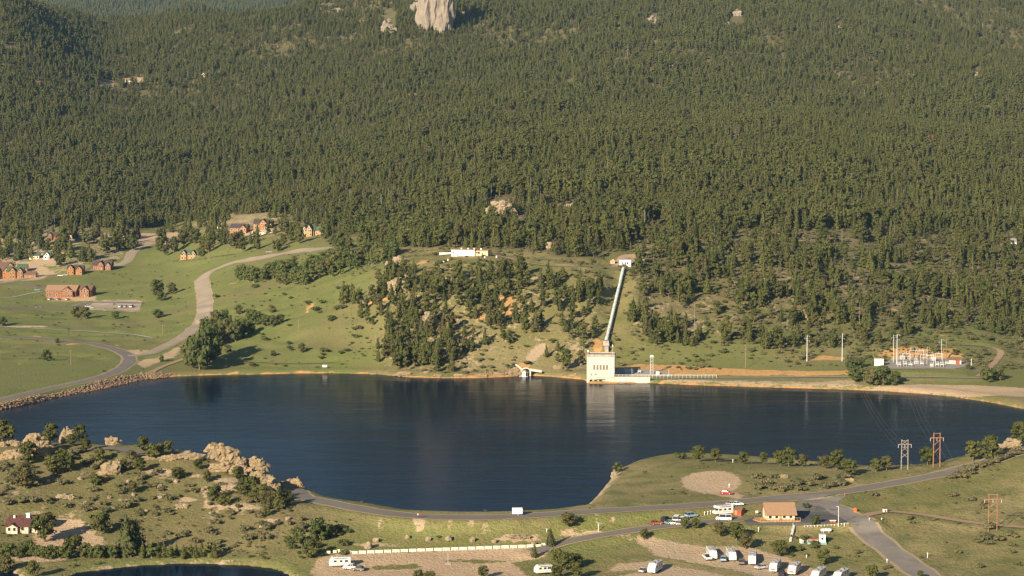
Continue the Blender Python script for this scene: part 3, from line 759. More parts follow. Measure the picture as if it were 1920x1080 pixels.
# --- near hill, bottom left: kind, column, row of the foot, height in pixels, label
rng3 = random.Random(3)
for k, u, v, h, lab in [
 ('spruce',237,1042,78,'tallest spruce in the foreground, pointed top, left of the pair above the pond'),
 ('spruce',256,1037,64,'broader spruce leaning against the tallest one, long dark shadow behind it'),
 ('ponderosa',190,1002,46,'loose olive pine standing alone above the brown bare yard left of the spruce pair'),
 ('ponderosa',84,1016,60,'bushy dark pine in front of the maroon roofed house'),
 ('ponderosa',46,915,52,'tall loose pine on the grassy slope below the big left outcrop'),
 ('ponderosa',54,872,50,'tall pine directly in front of the big left rock outcrop'),
 ('ponderosa',101,892,42,'rounded pine on the slope between the left outcrop and the slanting slab'),
 ('ponderosa',86,840,34,'dark pine tucked against the right side of the left outcrop'),
 ('ponderosa',97,806,26,'round pine standing against the lake behind the left outcrop'),
 ('ponderosa',150,812,27,'thin dark pine against the lake right of the small twin rock'),
 ('ponderosa',133,838,26,'narrow pine in front of the small twin rock'),
 ('ponderosa',4,802,30,'pine cut by the frame edge beside the lake'),
 ('ponderosa',14,806,24,'smaller pine beside the lake at the left frame edge'),
 ('ponderosa',186,868,30,'wide dark pine just below the asphalt turnout on the near hill'),
 ('ponderosa',268,846,30,'olive pine beside the lake right of the asphalt turnout'),
 ('ponderosa',284,862,34,'wide dark pine in the clump left of the orange ledge'),
 ('ponderosa',301,852,24,'small pine leaning over the orange ledge'),
 ('ponderosa',246,862,20,'low pine between the slanting slab and the lakeside rocks'),
 ('ponderosa',262,885,30,'dark pine below the slanting slab'),
 ('ponderosa',178,912,26,'lone pine on the grass below the slanting slab'),
 ('ponderosa',232,880,22,'pine growing against the right side of the slanting slab'),
 ('ponderosa',315,846,22,'pine at the crest between the ledge rocks and the lake'),
 ('ponderosa',404,940,34,'dark round pine in the middle of the near hill under the main crag'),
 ('ponderosa',388,905,24,'low pine in the shade right under the main crag'),
 ('ponderosa',456,930,38,'pine in the dense clump at the right end of the near hill'),
 ('ponderosa',473,938,50,'largest pine of the clump at the right end of the near hill'),
 ('ponderosa',489,944,40,'middle pine of the clump beside the dam road'),
 ('ponderosa',504,950,34,'short pine of the clump beside the dam road'),
 ('pine',522,955,46,'pointed pine at the right end of the clump near the dam road'),
 ('ponderosa',538,948,32,'shaded pine where the dam road meets the near hill'),
 ('ponderosa',444,898,26,'pine between the lower rocks of the main crag'),
 ('ponderosa',500,968,20,'low pine at the foot of the clump beside the dam road'),
 ('ponderosa',130,884,34,'dark pine in the shade behind the slope pines right of the largest outcrop'),('ponderosa',116,868,30,'dark pine at the right foot of the largest outcrop'),('ponderosa',162,846,26,'dark wide pine in the shade left of the asphalt turnout'),('ponderosa',330,900,26,'lone round pine on the slope below the orange ledge'),('ponderosa',250,925,24,'round pine in the open middle of the near hill'),('ponderosa',420,950,26,'pine standing below the grey rock beside its round neighbour'),('ponderosa',372,880,22,'low pine at the left foot of the main crag'),('ponderosa',140,1044,44,'wide dark tree at the left part of the pond row'),
 ('willow',600,1014,46,'dark leafy tree at the left foot of the dam'),
 ('willow',618,1006,26,'low leafy tree on the left foot of the dam'),
 ('willow',562,1020,28,'shaded leafy tree in the gully left of the dam'),
 ('willow',580,1046,40,'bright green willow beside the parked campers'),
 ('willow',540,1022,20,'small leafy tree in the gully below the near hill'),
 ('ponderosa',10,1078,40,'dark pine in the shaded bottom left corner'),
 ('ponderosa',62,1082,34,'dark pine at the bottom edge beside the pond'),
 ('ponderosa',1066,988,30,'lone crooked pine on the grassy face of the dam'),
 ('spruce',1032,1024,36,'pointed dark spruce at the right end of the barrier row'),
 ('pine',1002,1046,28,'pine standing in front of the barrier row end'),
 ('ponderosa',1045,1058,34,'pine left of the shaded grove in the campground'),
 ('ponderosa',1060,1070,38,'largest pine of the shaded grove in the campground'),
 ('ponderosa',1078,1064,30,'pine at the right side of the shaded grove in the campground'),
 ('ponderosa',1082,1085,34,'pine at the bottom of the shaded grove in the campground'),
 ('ponderosa',1042,1085,28,'pine beside the white camper cut by the bottom edge'),
 ('ponderosa',905,1084,26,'dark pine at the bottom edge of the dirt lot'),
 ('ponderosa',785,1092,26,'wide pine at the bottom edge under the dirt lot, left one'),
 ('ponderosa',806,1092,24,'wide pine at the bottom edge under the dirt lot, right one'),
 ('ponderosa',1208,1012,22,'bare looking pine beside the campground road bend'),
 ('ponderosa',1349,1006,30,'round olive pine below the white motorhome'),
 ('ponderosa',1381,1013,36,'tall round pine between the motorhome and the camper row'),
 ('ponderosa',1398,1030,34,'dark round pine above the second and third campers'),
 ('ponderosa',1463,1043,34,'round pine above the fourth and fifth campers'),
 ('ponderosa',1544,1060,34,'pine below the teal edged hut'),
 ('willow',1529,984,20,'small tree on the asphalt right of the tan roofed office'),
 ('ponderosa',1284,992,24,'dark pine among the parked cars left of the motorhome'),
 ('ponderosa',1304,992,22,'second dark pine among the parked cars left of the motorhome'),
 ('ponderosa',1636,1086,30,'round pine cut by the bottom edge near the worn road'),
 ('ponderosa',1726,1086,18,'small pine at the bottom end of the worn road'),
 ('greenbush',1511,952,12,'green bush behind the right end of the tan roofed office'),
 # peninsula and right bank
 ('ponderosa',1309,866,34,'first shoreline pine from the left on the peninsula'),
 ('ponderosa',1342,866,28,'second shoreline pine from the left on the peninsula'),
 ('ponderosa',1393,870,26,'shoreline pine right of the white post on the peninsula'),
 ('ponderosa',1432,870,25,'small round shoreline pine standing apart on the peninsula'),
 ('ponderosa',1463,874,32,'dense half of the twin pines on the peninsula shore'),
 ('ponderosa',1479,875,40,'tall half of the twin pines with pale limbs on the peninsula shore'),
 ('ponderosa',1504,875,26,'small round pine right of the twin pines'),
 ('ponderosa',1547,879,28,'short pine left of the tallest peninsula clump'),
 ('ponderosa',1568,882,42,'tallest pine of the clump on the peninsula shore'),
 ('ponderosa',1590,893,36,'dark wide pine at the right foot of the tallest peninsula clump'),
 ('ponderosa',1642,885,28,'bright pine left of the grey power line frame'),
 ('ponderosa',1662,882,30,'pine just left of the grey power line frame'),
 ('ponderosa',1739,872,38,'round pine half hidden behind the red brown power line frame'),
 ('ponderosa',1824,864,40,'round pine left of the largest one above the right hand road'),
 ('ponderosa',1858,864,52,'largest round pine above the right hand road'),
 ('ponderosa',1914,828,46,'pine at the right frame edge above the pale rock'),
 ('greenbush',1274,861,18,'dark bush at the left end of the peninsula shoreline trees'),
 ('willow',1158,878,18,'lone round bush at the tip of the sandy point'),
 # left meadow
 ('ponderosa',295,558,36,'dark pine of the small clump in the meadow below the bend'),
 ('ponderosa',323,552,24,'smaller right pine of the small clump in the meadow'),
 ('willow',303,564,18,'low bush at the foot of the meadow clump'),
 ('willow',144,596,24,'round tree left of the pair below the car park'),
 ('willow',159,598,24,'round tree right of the pair below the car park'),
 ('willow',217,598,16,'single small tree right of the car park pair'),
 ('willow',296,596,18,'single small tree in the meadow above the road fork'),
 ('willow',88,677,24,'dark tree in the lakeside meadow inside the road loop'),
 ('willow',107,643,10,'tiny tree beside the curving road in the lakeside meadow'),
 ('willow',4,612,20,'small tree at the left frame edge beside the path'),
 ('ponderosa',566,662,20,'lone pine on the open green slope left of the woods'),
 ('willow',512,668,12,'little bush on the open green slope above the shore track'),
 ('willow',303,678,13,'little tree beside the pale track at the lakeside'),
 # by the substation
 ('willow',1606,716,32,'yellow green tree at the left end of the shore thicket'),
 ('willow',1636,722,36,'leafy tree in the middle of the shore thicket below the substation'),
 ('willow',1656,722,40,'tallest tree of the shore thicket below the substation'),
 ('willow',1678,722,28,'low right end of the shore thicket below the substation'),
 ('willow',1852,716,30,'dark wide tree beside the gravel junction right of the substation'),
 ('willow',1872,712,26,'smaller dark tree behind the gravel junction'),
 ('willow',1816,692,12,'small bush at the right corner of the substation yard'),
 ('willow',1594,694,24,'tree left of the white hut at the substation'),
 ('willow',1612,690,22,'tree directly beside the white hut at the substation')]:
    tree_px(k, u, v, h * 1.06, lab, None, 1.0 if k in ('spruce', 'greenbush') else (1.2 if v < 900 and u > 1100 else 1.22))
# the row along the pond
row = [8,22,36,50,66,82,96,112,126,160,172,186,200,214,268,284,297,308,319,331,344,356,367,379,391,402]
for i, u in enumerate(row):
    tree_px('willow' if u < 215 else ('pine' if i % 3 else 'aspen'), u, 1046 + rng3.uniform(-4, 3), rng3.uniform(24, 36), 'dark tree in the mixed row above the pond, left of the spruce pair' if u < 240 else 'slim tree in the dense row above the pond, right of the spruce pair', 'trees lining the pond', 1.15)
# trees between the houses
r5 = random.Random(5)
for u, v in [(20,472),(45,467),(75,463),(118,472),(131,484),(150,490),(163,488),(172,496),(112,500),(226,452),(238,447),(210,443),(192,458),(180,452),(160,458),(141,450),(121,458),(6,452),(30,452),(58,454),(254,448),(300,472),(311,480),(326,474),(304,458),(381,468),(399,452),(414,458),(425,448),(470,458),(482,468),(441,468),(455,473),(378,482),(391,474),(535,442),(545,452),(556,432),(561,457),(612,452),(626,462),(641,467),(655,472),(691,482),(684,472),(701,467),(520,472),(531,462),(35,488),(12,484),(106,485),(250,470),(218,468),(202,474),(345,462),(365,458)]:
    tree_px('ponderosa' if r5.random() < .6 else 'pine', u, v, r5.uniform(24, 42), 'dark tree growing among the brown log houses below the left hand forest', 'trees among the log houses', 1.0)
# leafy clump beside the big bend
for u, v, h in [(352,684,50),(362,690,66),(374,694,78),(388,684,84),(402,676,70),(396,654,56),(414,640,50),(428,642,54),(442,640,46),(456,634,42),(386,640,52),(404,618,42),(424,612,36),(470,628,30)]:
    tree_px('willow', u, v, h, 'tall leafy tree in the dark clump below the road bend', 'leafy clump below the road bend', .8)
for u, v, h in [(482,608,28),(497,612,26),(512,612,24),(526,606,20),(470,600,24),(448,590,22)]:
    tree_px('willow', u, v, h, 'low grey green tree right of the dark leafy clump', 'low trees beside the leafy clump', 1.2)
# aspen thicket
AP = np.array([(412,530),(440,524),(500,516),(570,502),(640,490),(700,476),(745,474),(735,494),(690,500),(640,515),(600,528),(560,540),(500,532),(450,532)], float)
n = 0; r4 = random.Random(4)
while n < 150:
    u, v = r4.uniform(412, 745), r4.uniform(470, 545)
    if sdist(np.array([u]), np.array([v]), AP)[0] > 0: continue
    # denser in the core
    tree_px('aspen' if r4.random() < .78 else 'willow', u, v, r4.uniform(18, 34), 'pale green tree in the leafy thicket right of the road bend', 'leafy thicket right of the road bend', 1.15); n += 1

# --- shrubs one can tell apart
def shrubs(cnt, box, px, label, group, k='shrub', seed=0, flt=None, widen=1.25):
    q = random.Random(seed); n = 0; tries = 0
    while n < cnt and tries < cnt * 30:
        tries += 1
        u, v = q.uniform(box[0], box[2]), q.uniform(box[1], box[3])
        if flt is not None and sdist(np.array([u]), np.array([v]), flt)[0] > 0: continue
        p = hit(u, v)
        if ground(p.x, p.y) < .3 and p.y > 690 and sdist(np.array([p.x]), np.array([p.y]), LAKE)[0] < 2: continue
        if near_road(p.x, p.y, 2.5): continue
        tree(k, p, q.uniform(*px) * p.y / F, label, group, widen); n += 1
RPTS = np.array([(p.x, p.y, wd) for nm, P, wd, mt in road_lines for p in P])
def near_road(x, y, m=3.0):
    return bool(np.any(np.hypot(RPTS[:, 0] - x, RPTS[:, 1] - y) < RPTS[:, 2] / 2 + m))
for i, (u, v, s) in enumerate([(1784,894,14),(1794,888,14),(1806,884,16),(1818,880,18),(1832,874,17),(1846,870,16),(1860,866,18),(1872,862,18),(1886,857,18),(1900,850,18),(1912,844,18),(1802,893,16),(1822,886,12)]):
    tree_px('shrub', u, v + 4, s, 'grey brown shrub in the long hedge below the right hand road', 'shrub hedge below the right hand road', 1.3)
NEAR = np.array([(0,880),(60,850),(200,850),(300,870),(420,880),(520,930),(580,985),(560,1020),(420,1030),(300,1010),(200,970),(100,960),(0,960)], float)
shrubs(140, (0,850,580,1030), (7, 19), 'low grey green shrub on the open near hill', 'shrubs on the near hill', 'shrub', 1, NEAR)
shrubs(34, (1410,896,1590,922), (9, 20), 'low shrub between the shoreline pines and the junction road', 'shrubs on the peninsula', 'shrub', 2)
shrubs(9, (1835,992,1905,1022), (10, 20), 'brown shrub in the thicket under the orange power line frame', 'shrubs under the orange frame', 'shrub', 3)
shrubs(22, (1600,930,1915,1075), (5, 13), 'small scattered shrub on the right hand grass', 'shrubs on the right hand grass', 'shrub', 5)
shrubs(40, (400,540,700,690), (6, 13), 'low bush on the green slope between the road bend and the woods', 'bushes on the green slope', 'greenbush', 6)
shrubs(16, (1480,1005,1560,1050), (6, 14), 'bush on the slope around the teal edged hut', 'bushes around the hut', 'greenbush', 7)
shrubs(18, (540,985,650,1050), (8, 18), 'dark bush in the gully at the left foot of the dam', 'bushes in the gully', 'greenbush', 8)
shrubs(10, (1330,560,1900,660), (6, 12), 'bush on the green strip above the substation', 'bushes above the substation', 'greenbush', 9)

# --- woods: every pine of the slopes, the largest in view as objects, the rest as the forest
EX = [[(828,472),(850,463),(925,465),(1000,474),(1055,496),(1010,512),(905,514),(850,520),(790,512),(800,488)], (ell(205,160,20,9)), ell(250,152,24,8), ell(386,141,13,4), ell(72,157,6,4), ell(815,14,28,36), ell(731,42,13,26), ell(940,385,30,15), ell(1075,385,16,12),
      [(418,446),(520,438),(530,414),(440,418)], ell(585,440,26,12), ell(1172,498,24,22), ell(1235,430,22,18), ell(1430,515,50,10), ell(1900,458,8,6), ell(1748,264,8,6), ell(1380,40,14,14), ell(1572,48,7,12), ell(1830,136,8,9), ell(1225,38,14,10), ell(1440,395,40,8)]
THIN = [(ell(1080,400,170,52), .55), (ell(1560,490,230,62), .55), (ell(1400,580,150,40), .65), (ell(730,150,120,40), .75), (ell(1280,60,150,40), .8), (ell(250,190,60,20), .6), (ell(160,210,90,20), .7), (ell(880,350,60,26), .6)]
def woods_density(u, v):
    d = (v < bound(u)).astype(float)
    A = np.array([(625,575),(700,548),(745,505),(790,515),(850,505),(930,520),(1010,515),(1080,525),(1130,545),(1118,655),(1080,640),(1010,615),(985,660),(900,650),(850,690),(790,700),(745,700),(690,680),(720,630),(660,600)], float)
    d = np.maximum(d, np.where(sdist(u, v, A) < 0, .37, 0))
    A2 = np.array([(735,510),(790,520),(800,560),(760,650),(800,690),(720,690),(700,640),(640,580),(700,560)], float)
    d = np.maximum(d, np.where(sdist(u, v, A2) < 0, .5, 0))
    A3 = np.array([(840,690),(700,700),(760,705),(1095,705),(1095,650),(990,660)], float)
    d = np.maximum(d, np.where(sdist(u, v, A3) < 0, .13, 0))
    L = np.array([(-400,520),(0,520),(120,500),(250,470),(330,450),(420,470),(560,440),(620,470),(700,480),(760,480),(760,440),(560,400),(300,420),(0,430),(-400,430)], float)
    d = np.maximum(d, np.where(sdist(u, v, L) < 0, .07, 0))
    RS = np.array([(1210,655),(1330,650),(1500,660),(1640,650),(1760,612),(1900,640),(2100,660),(2100,600),(1180,600)], float)
    d = np.maximum(d, np.where(sdist(u, v, RS) < 0, .30, 0))
    B = (u > 1175) & (v > 430) & (v < bound(u))
    d = np.where(B, d * np.where(vnoise(u / 70, v / 26, 61) > -.02, .17, np.interp(v, [400, 470, 660], [.85, .60, .50])), d)
    d = np.where((u > 760) & (u < 1180) & (v > 380) & (v < bound(u)), d * .62, d)
    for px, k in THIN: d = np.where(sdist(u, v, np.array(px)) < 0, d * k, d)
    for px in EX: d = np.where(sdist(u, v, np.array(px)) < 0, 0, d)
    # the strip cleared for the pipe
    d = np.where((np.abs(u - (1169 - (v - 505) * .245)) < 9) & (v > 490) & (v < 665), 0, d)
    return d
PP = []
for ya, yb, c in [(1120,1500,4.6),(1500,1900,4.4),(1900,2500,4.8),(2500,3900,5.6)]:
    gy, gx = np.meshgrid(np.arange(ya, yb, c), np.arange(-.33 * yb, .33 * yb, c), indexing='ij')
    gx = gx + rng.uniform(-.48, .48, gx.shape) * c; gy = gy + rng.uniform(-.48, .48, gy.shape) * c
    m = np.abs(gx / gy) < .33
    PP.append(np.stack([gx[m], gy[m]], 1))
PP = np.concatenate(PP)
zz = ground(PP[:, 0], PP[:, 1]); u, v = to_px(PP[:, 0], PP[:, 1], zz)
cl = vnoise(PP[:, 0] / 28, PP[:, 1] / 28, 11) + .6 * vnoise(PP[:, 0] / 9, PP[:, 1] / 9, 12)
dens = woods_density(u, v)
keep = rng.random(len(PP)) < np.where(dens > .9, np.clip(.86 + 1.1 * cl, .38, .98) * np.where(vnoise(PP[:, 0] / 70, PP[:, 1] / 150, 15) > .27, .6, 1), dens * np.clip(1 + 1.6 * cl, .15, 2.2))
road_ok = np.ones(len(PP), bool)
sel = np.nonzero(keep & (PP[:, 1] < 2000))[0]
for x, y, wd in RPTS[::2]:
    m = (np.abs(PP[sel, 0] - x) < 8) & (np.abs(PP[sel, 1] - y) < 8)
    road_ok[sel[m]] &= np.hypot(PP[sel[m], 0] - x, PP[sel[m], 1] - y) > wd / 2 + 2.5
keep &= road_ok & (sdist(PP[:, 0], PP[:, 1], LAKE) > 7)
PP, zz, u, v = PP[keep], zz[keep], u[keep], v[keep]
hh = (6.5 + 8.5 * rng.random(len(PP)) ** 1.1) * np.where(PP[:, 1] > 1800, .86, 1) * np.where((u > 1175) & (v > 430), .88, 1) * (1 + .5 * vnoise(PP[:, 0] / 60, PP[:, 1] / 60, 14))
inframe = (u > 0) & (u < 1920) & (v > 0)
big = np.where(inframe, hh / PP[:, 1], 0)
order = np.argsort(-big)
N_IND = 168                                        # with the placed pines of the same kind this makes about 290
ind, rest = order[:N_IND], order[N_IND:]
for i in ind:
    uu, vv = u[i], v[i]
    if uu < 700: lab, gr = 'dark pine among the houses at the foot of the left hand forest', 'pines among the left hand houses'
    elif uu < 860: lab, gr = 'dark pine in the dense wooded spur left of the open knoll', 'pines on the left spur'
    elif uu < 1150: lab, gr = 'pine on the steep bank between the white long building and the lake', 'pines on the bank below the knoll'
    elif uu < 1330: lab, gr = 'pine on the wooded slope just right of the green pipe', 'pines right of the pipe'
    else: lab, gr = 'pine at the lower edge of the wooded slope behind the substation poles', 'pines behind the substation'
    kk = 'pine' if rng.random() < .55 else 'ponderosa'
    tree(kk, (PP[i, 0], PP[i, 1], zz[i]), hh[i], lab, gr, 1.0 if kk == 'pine' else .76)

def proto(name, me_list, mats):
    """one joined tree for the scatter"""
    bm = bmesh.new()
    for k, m in enumerate(me_list):
        n0 = len(bm.faces); bm.from_mesh(m); bm.faces.ensure_lookup_table()
        for f in bm.faces[n0:]: f.material_index = k
    m = bpy.data.meshes.new(name); bm.to_mesh(m); bm.free()
    for q in mats: m.materials.append(MATS[q])
    return bpy.data.objects.new(name, m)
def scatter(name, pts, sizes, rots, variants, protos, widen=None):
    """many plants of one mass: points that carry instances of a few plants"""
    c = bpy.data.collections.new(name + '_plants')
    for i, p in enumerate(protos):
        p.name = '%s_%02d' % (name, i); c.objects.link(p)
    m = bpy.data.meshes.new(name)
    m.vertices.add(len(pts)); m.vertices.foreach_set('co', np.ascontiguousarray(pts, dtype=np.float32).ravel())
    for an, tp, dat in (('size', 'FLOAT', sizes), ('spin', 'FLOAT', rots), ('wide', 'FLOAT', sizes * (1 if widen is None else widen))):
        a = m.attributes.new(an, tp, 'POINT'); a.data.foreach_set('value', np.asarray(dat, np.float32))
    a = m.attributes.new('variant', 'INT', 'POINT'); a.data.foreach_set('value', np.asarray(variants, np.int32))
    o = link(name, m)
    ng = bpy.data.node_groups.new(name, 'GeometryNodeTree')
    ng.interface.new_socket('Geometry', in_out='INPUT', socket_type='NodeSocketGeometry')
    ng.interface.new_socket('Geometry', in_out='OUTPUT', socket_type='NodeSocketGeometry')
    N, L = ng.nodes, ng.links
    gi, go = N.new('NodeGroupInput'), N.new('NodeGroupOutput')
    ip, ci = N.new('GeometryNodeInstanceOnPoints'), N.new('GeometryNodeCollectionInfo')
    ci.inputs['Collection'].default_value = c; ci.inputs['Separate Children'].default_value = True; ci.inputs['Reset Children'].default_value = True
    def attr(nm, tp):
        q = N.new('GeometryNodeInputNamedAttribute'); q.data_type = tp; q.inputs['Name'].default_value = nm; return q.outputs['Attribute']
    cx, sx, er = N.new('ShaderNodeCombineXYZ'), N.new('ShaderNodeCombineXYZ'), N.new('FunctionNodeEulerToRotation')
    L.new(attr('spin', 'FLOAT'), cx.inputs[2]); L.new(cx.outputs[0], er.inputs[0])
    L.new(attr('wide', 'FLOAT'), sx.inputs[0]); L.new(attr('wide', 'FLOAT'), sx.inputs[1]); L.new(attr('size', 'FLOAT'), sx.inputs[2])
    L.new(gi.outputs[0], ip.inputs['Points']); L.new(ci.outputs[0], ip.inputs['Instance'])
    ip.inputs['Pick Instance'].default_value = True
    L.new(attr('variant', 'INT'), ip.inputs['Instance Index']); L.new(er.outputs[0], ip.inputs['Rotation']); L.new(sx.outputs[0], ip.inputs['Scale'])
    L.new(ip.outputs[0], go.inputs[0])
    md = o.modifiers.new('scatter', 'NODES'); md.node_group = ng
    return struct(o, 'stuff')
def snag(seed):
    random.seed(seed); mb = MB(); mb.tube((0, 0, -.03), (random.uniform(-.03, .03), 0, .95), .016, .004, 5)
    for i in range(12):
        h = random.uniform(.3, .9); a = random.uniform(0, 6.28); mb.tube((0, 0, h), (.1 * math.cos(a) * (1.1 - h), .1 * math.sin(a) * (1.1 - h), h + .03), .006, .003, 3)
    return mb.mesh('snag', 'grey_bark')
fp = [proto('pine', [conifer(200 + i, .17 + .022 * (i % 4), 130, .05 + .03 * (i % 3), .5 + .07 * (i % 4), .34).mesh('c', 'needles'), trunk(.9, .015, seed=i).mesh('t', 'bark')], ['needles', 'bark']) for i in range(8)]
fp += [proto('pine', [rounded(220 + i, .20 + .025 * i, 160, .10, 7, size=.085).mesh('c', 'needles'), trunk(.8, .02, .02, seed=i).mesh('t', 'bark')], ['needles', 'bark']) for i in range(3)]
fp += [proto('pine', [snag(i)], ['grey_bark']) for i in range(2)]
fp += [proto('aspen', [rounded(240 + i, .25, 130, .1, 6, size=.08).mesh('c', 'aspen_leaves')], ['aspen_leaves']) for i in range(1)]
va = rng.choice(14, len(PP), p=[.072] * 8 + [.13] * 3 + [.009] * 2 + [.016])
rnd = rng.choice([8, 9, 10], len(PP))
va = np.where((va < 8) & (PP[:, 1] < 1650) & (rng.random(len(PP)) < .25), rnd, va)
gv = vnoise(PP[:, 0] / 110, PP[:, 1] / 130, 21)       # patches of dead standing trees and of leafy ones
va = np.where((gv > .27) & (rng.random(len(PP)) < .14), 11, va)
va = np.where((vnoise(PP[:, 0] / 90, PP[:, 1] / 120, 22) > .34) & (rng.random(len(PP)) < .5) & (PP[:, 1] < 2000), 13, va)
pts = np.stack([PP[:, 0], PP[:, 1], zz - .1], 1)
# far hills
fy, fx = np.meshgrid(np.arange(4200, 7000, 15.0), np.arange(-2000, -300, 13.0), indexing='ij')
fx = (fx + rng.uniform(-6, 6, fx.shape)).ravel(); fy = (fy + rng.uniform(-6, 6, fy.shape)).ravel()
fm = (np.abs(fx / fy) < .33); fx, fy = fx[fm], fy[fm]
pts = np.concatenate([pts[rest], np.stack([fx, fy, ground(fx, fy)], 1)])
sz = np.concatenate([hh[rest], rng.uniform(12, 20, len(fx))])
va = np.concatenate([va[rest], rng.integers(0, 8, len(fx))])
wi = np.concatenate([rng.uniform(.95, 1.3, len(rest)), np.full(len(fx), 1.7)])
print('forest', len(pts))
scatter('forest', pts, sz, rng.uniform(0, 6.28, len(pts)), va, fp, wi)
# low scrub on the slopes, too much to count
gy, gx = np.meshgrid(np.arange(1110, 1700, 3.6), np.arange(-450, 520, 3.6), indexing='ij')
gx = (gx + rng.uniform(-1.7, 1.7, gx.shape)).ravel(); gy = (gy + rng.uniform(-1.7, 1.7, gy.shape)).ravel()
m = np.abs(gx / gy) < .31; gx, gy = gx[m], gy[m]
u, v = to_px(gx, gy, ground(gx, gy))
pr = np.where((u > 1180) & (v > 400) & (v < 680), .6, np.where((u > 640) & (v > 490) & (v < 705), .34, np.where((v > 350) & (v < 480) & (u > 780), .4, np.where((u < 660) & (v > 480), .05, .06))))
pr = pr * np.clip(1 + 2.2 * vnoise(gx / 20, gy / 20, 31), 0, 2.4)
m = (rng.random(len(gx)) < pr) & (sdist(gx, gy, LAKE) > 6)
gx, gy = gx[m], gy[m]
nx, ny_ = [], []
fy, fx = np.meshgrid(np.arange(640, 800, 2.4), np.arange(-230, 230, 2.4), indexing='ij')
fx = (fx + rng.uniform(-1.2, 1.2, fx.shape)).ravel(); fy = (fy + rng.uniform(-1.2, 1.2, fy.shape)).ravel()
u, v = to_px(fx, fy, ground(fx, fy))
m2 = (rng.random(len(fx)) < np.where((u < 560) & (v > 845), .34, np.where(u > 1250, .06, .04)) * np.clip(1 + 2.4 * vnoise(fx / 14, fy / 14, 33), 0, 2.6)) & (sdist(fx, fy, LAKE) > 4) & (sdist(fx, fy, POND) > 3)
dm = np.ones(len(fx), bool)
for px in DIRT: dm &= sdist(fx, fy, wpoly(px)) > 0
m2 &= dm
fx, fy = fx[m2], fy[m2]
ax, ay = np.concatenate([gx, fx]), np.concatenate([gy, fy])
ok = np.ones(len(ax), bool)
for x, y, wd in RPTS: ok &= np.hypot(ax - x, ay - y) > wd / 2 + 2
for px in ([(1640,688),(1672,671),(1790,671),(1830,686),(1790,693),(1660,693)], [(1395,977),(1425,940),(1512,940),(1620,960),(1600,990),(1400,990)], [(1150,720),(1150,690),(1345,700),(1345,715)]): ok &= sdist(ax, ay, wpoly(px)) > 1.5
ax, ay = ax[ok], ay[ok]
ss = (.4 + 1.2 * rng.random(len(ax)) ** 1.6) * np.where(ay > 1000, np.where(ax > -50, 1.75, 1.0), .75)
up = [proto('scrub', [bush(300 + i, 60, size=.22).mesh('c', 'sage_leaves')], ['sage_leaves']) for i in range(4)] + [proto('scrub', [bush(310 + i, 60, size=.22).mesh('c', 'willow_leaves')], ['willow_leaves']) for i in range(2)]
print('scrub', len(ax))
scatter('undergrowth', np.stack([ax, ay, ground(ax, ay) - .05], 1), ss, rng.uniform(0, 6.28, len(ax)), rng.integers(0, 6, len(ax)), up, rng.uniform(1.1, 1.9, len(ax)))

# ------------------------------------------------------------------ rocks
ICO = {}
def ico(n):
    if n not in ICO:
        bm = bmesh.new(); bmesh.ops.create_icosphere(bm, subdivisions=n, radius=1)
        bm.verts.ensure_lookup_table()
        ICO[n] = ([v.co.copy() for v in bm.verts], [tuple(v.index for v in f.verts) for f in bm.faces]); bm.free()
    return ICO[n]
def rock_blob(mb, c, r, seed, n=3, rough=.34, spin=0):
    vs, fs = ico(n); off = Vector((seed * 3.17, seed * 1.71, seed * .93)); out = []
    M = Matrix.Rotation(spin, 3, 'Z')
    for p in vs:
        q = p * 1.25 + off
        d = mnoise.noise(q) * rough * 1.3 + mnoise.noise(q * 2.3) * rough * .75 + (abs(mnoise.noise(q * 4.7)) - .25) * rough * .7
        # flat facets: pull towards a few planes as jointed rock has
        k = max(abs(p.x), abs(p.y), abs(p.z))
        s = (1 + d) * (.68 + .32 / k * .75)
        w_ = M @ Vector((p.x * r[0] * s, p.y * r[1] * s, p.z * r[2] * s))
        out.append((c[0] + w_.x, c[1] + w_.y, c[2] + w_.z))
    mb.add(out, fs)
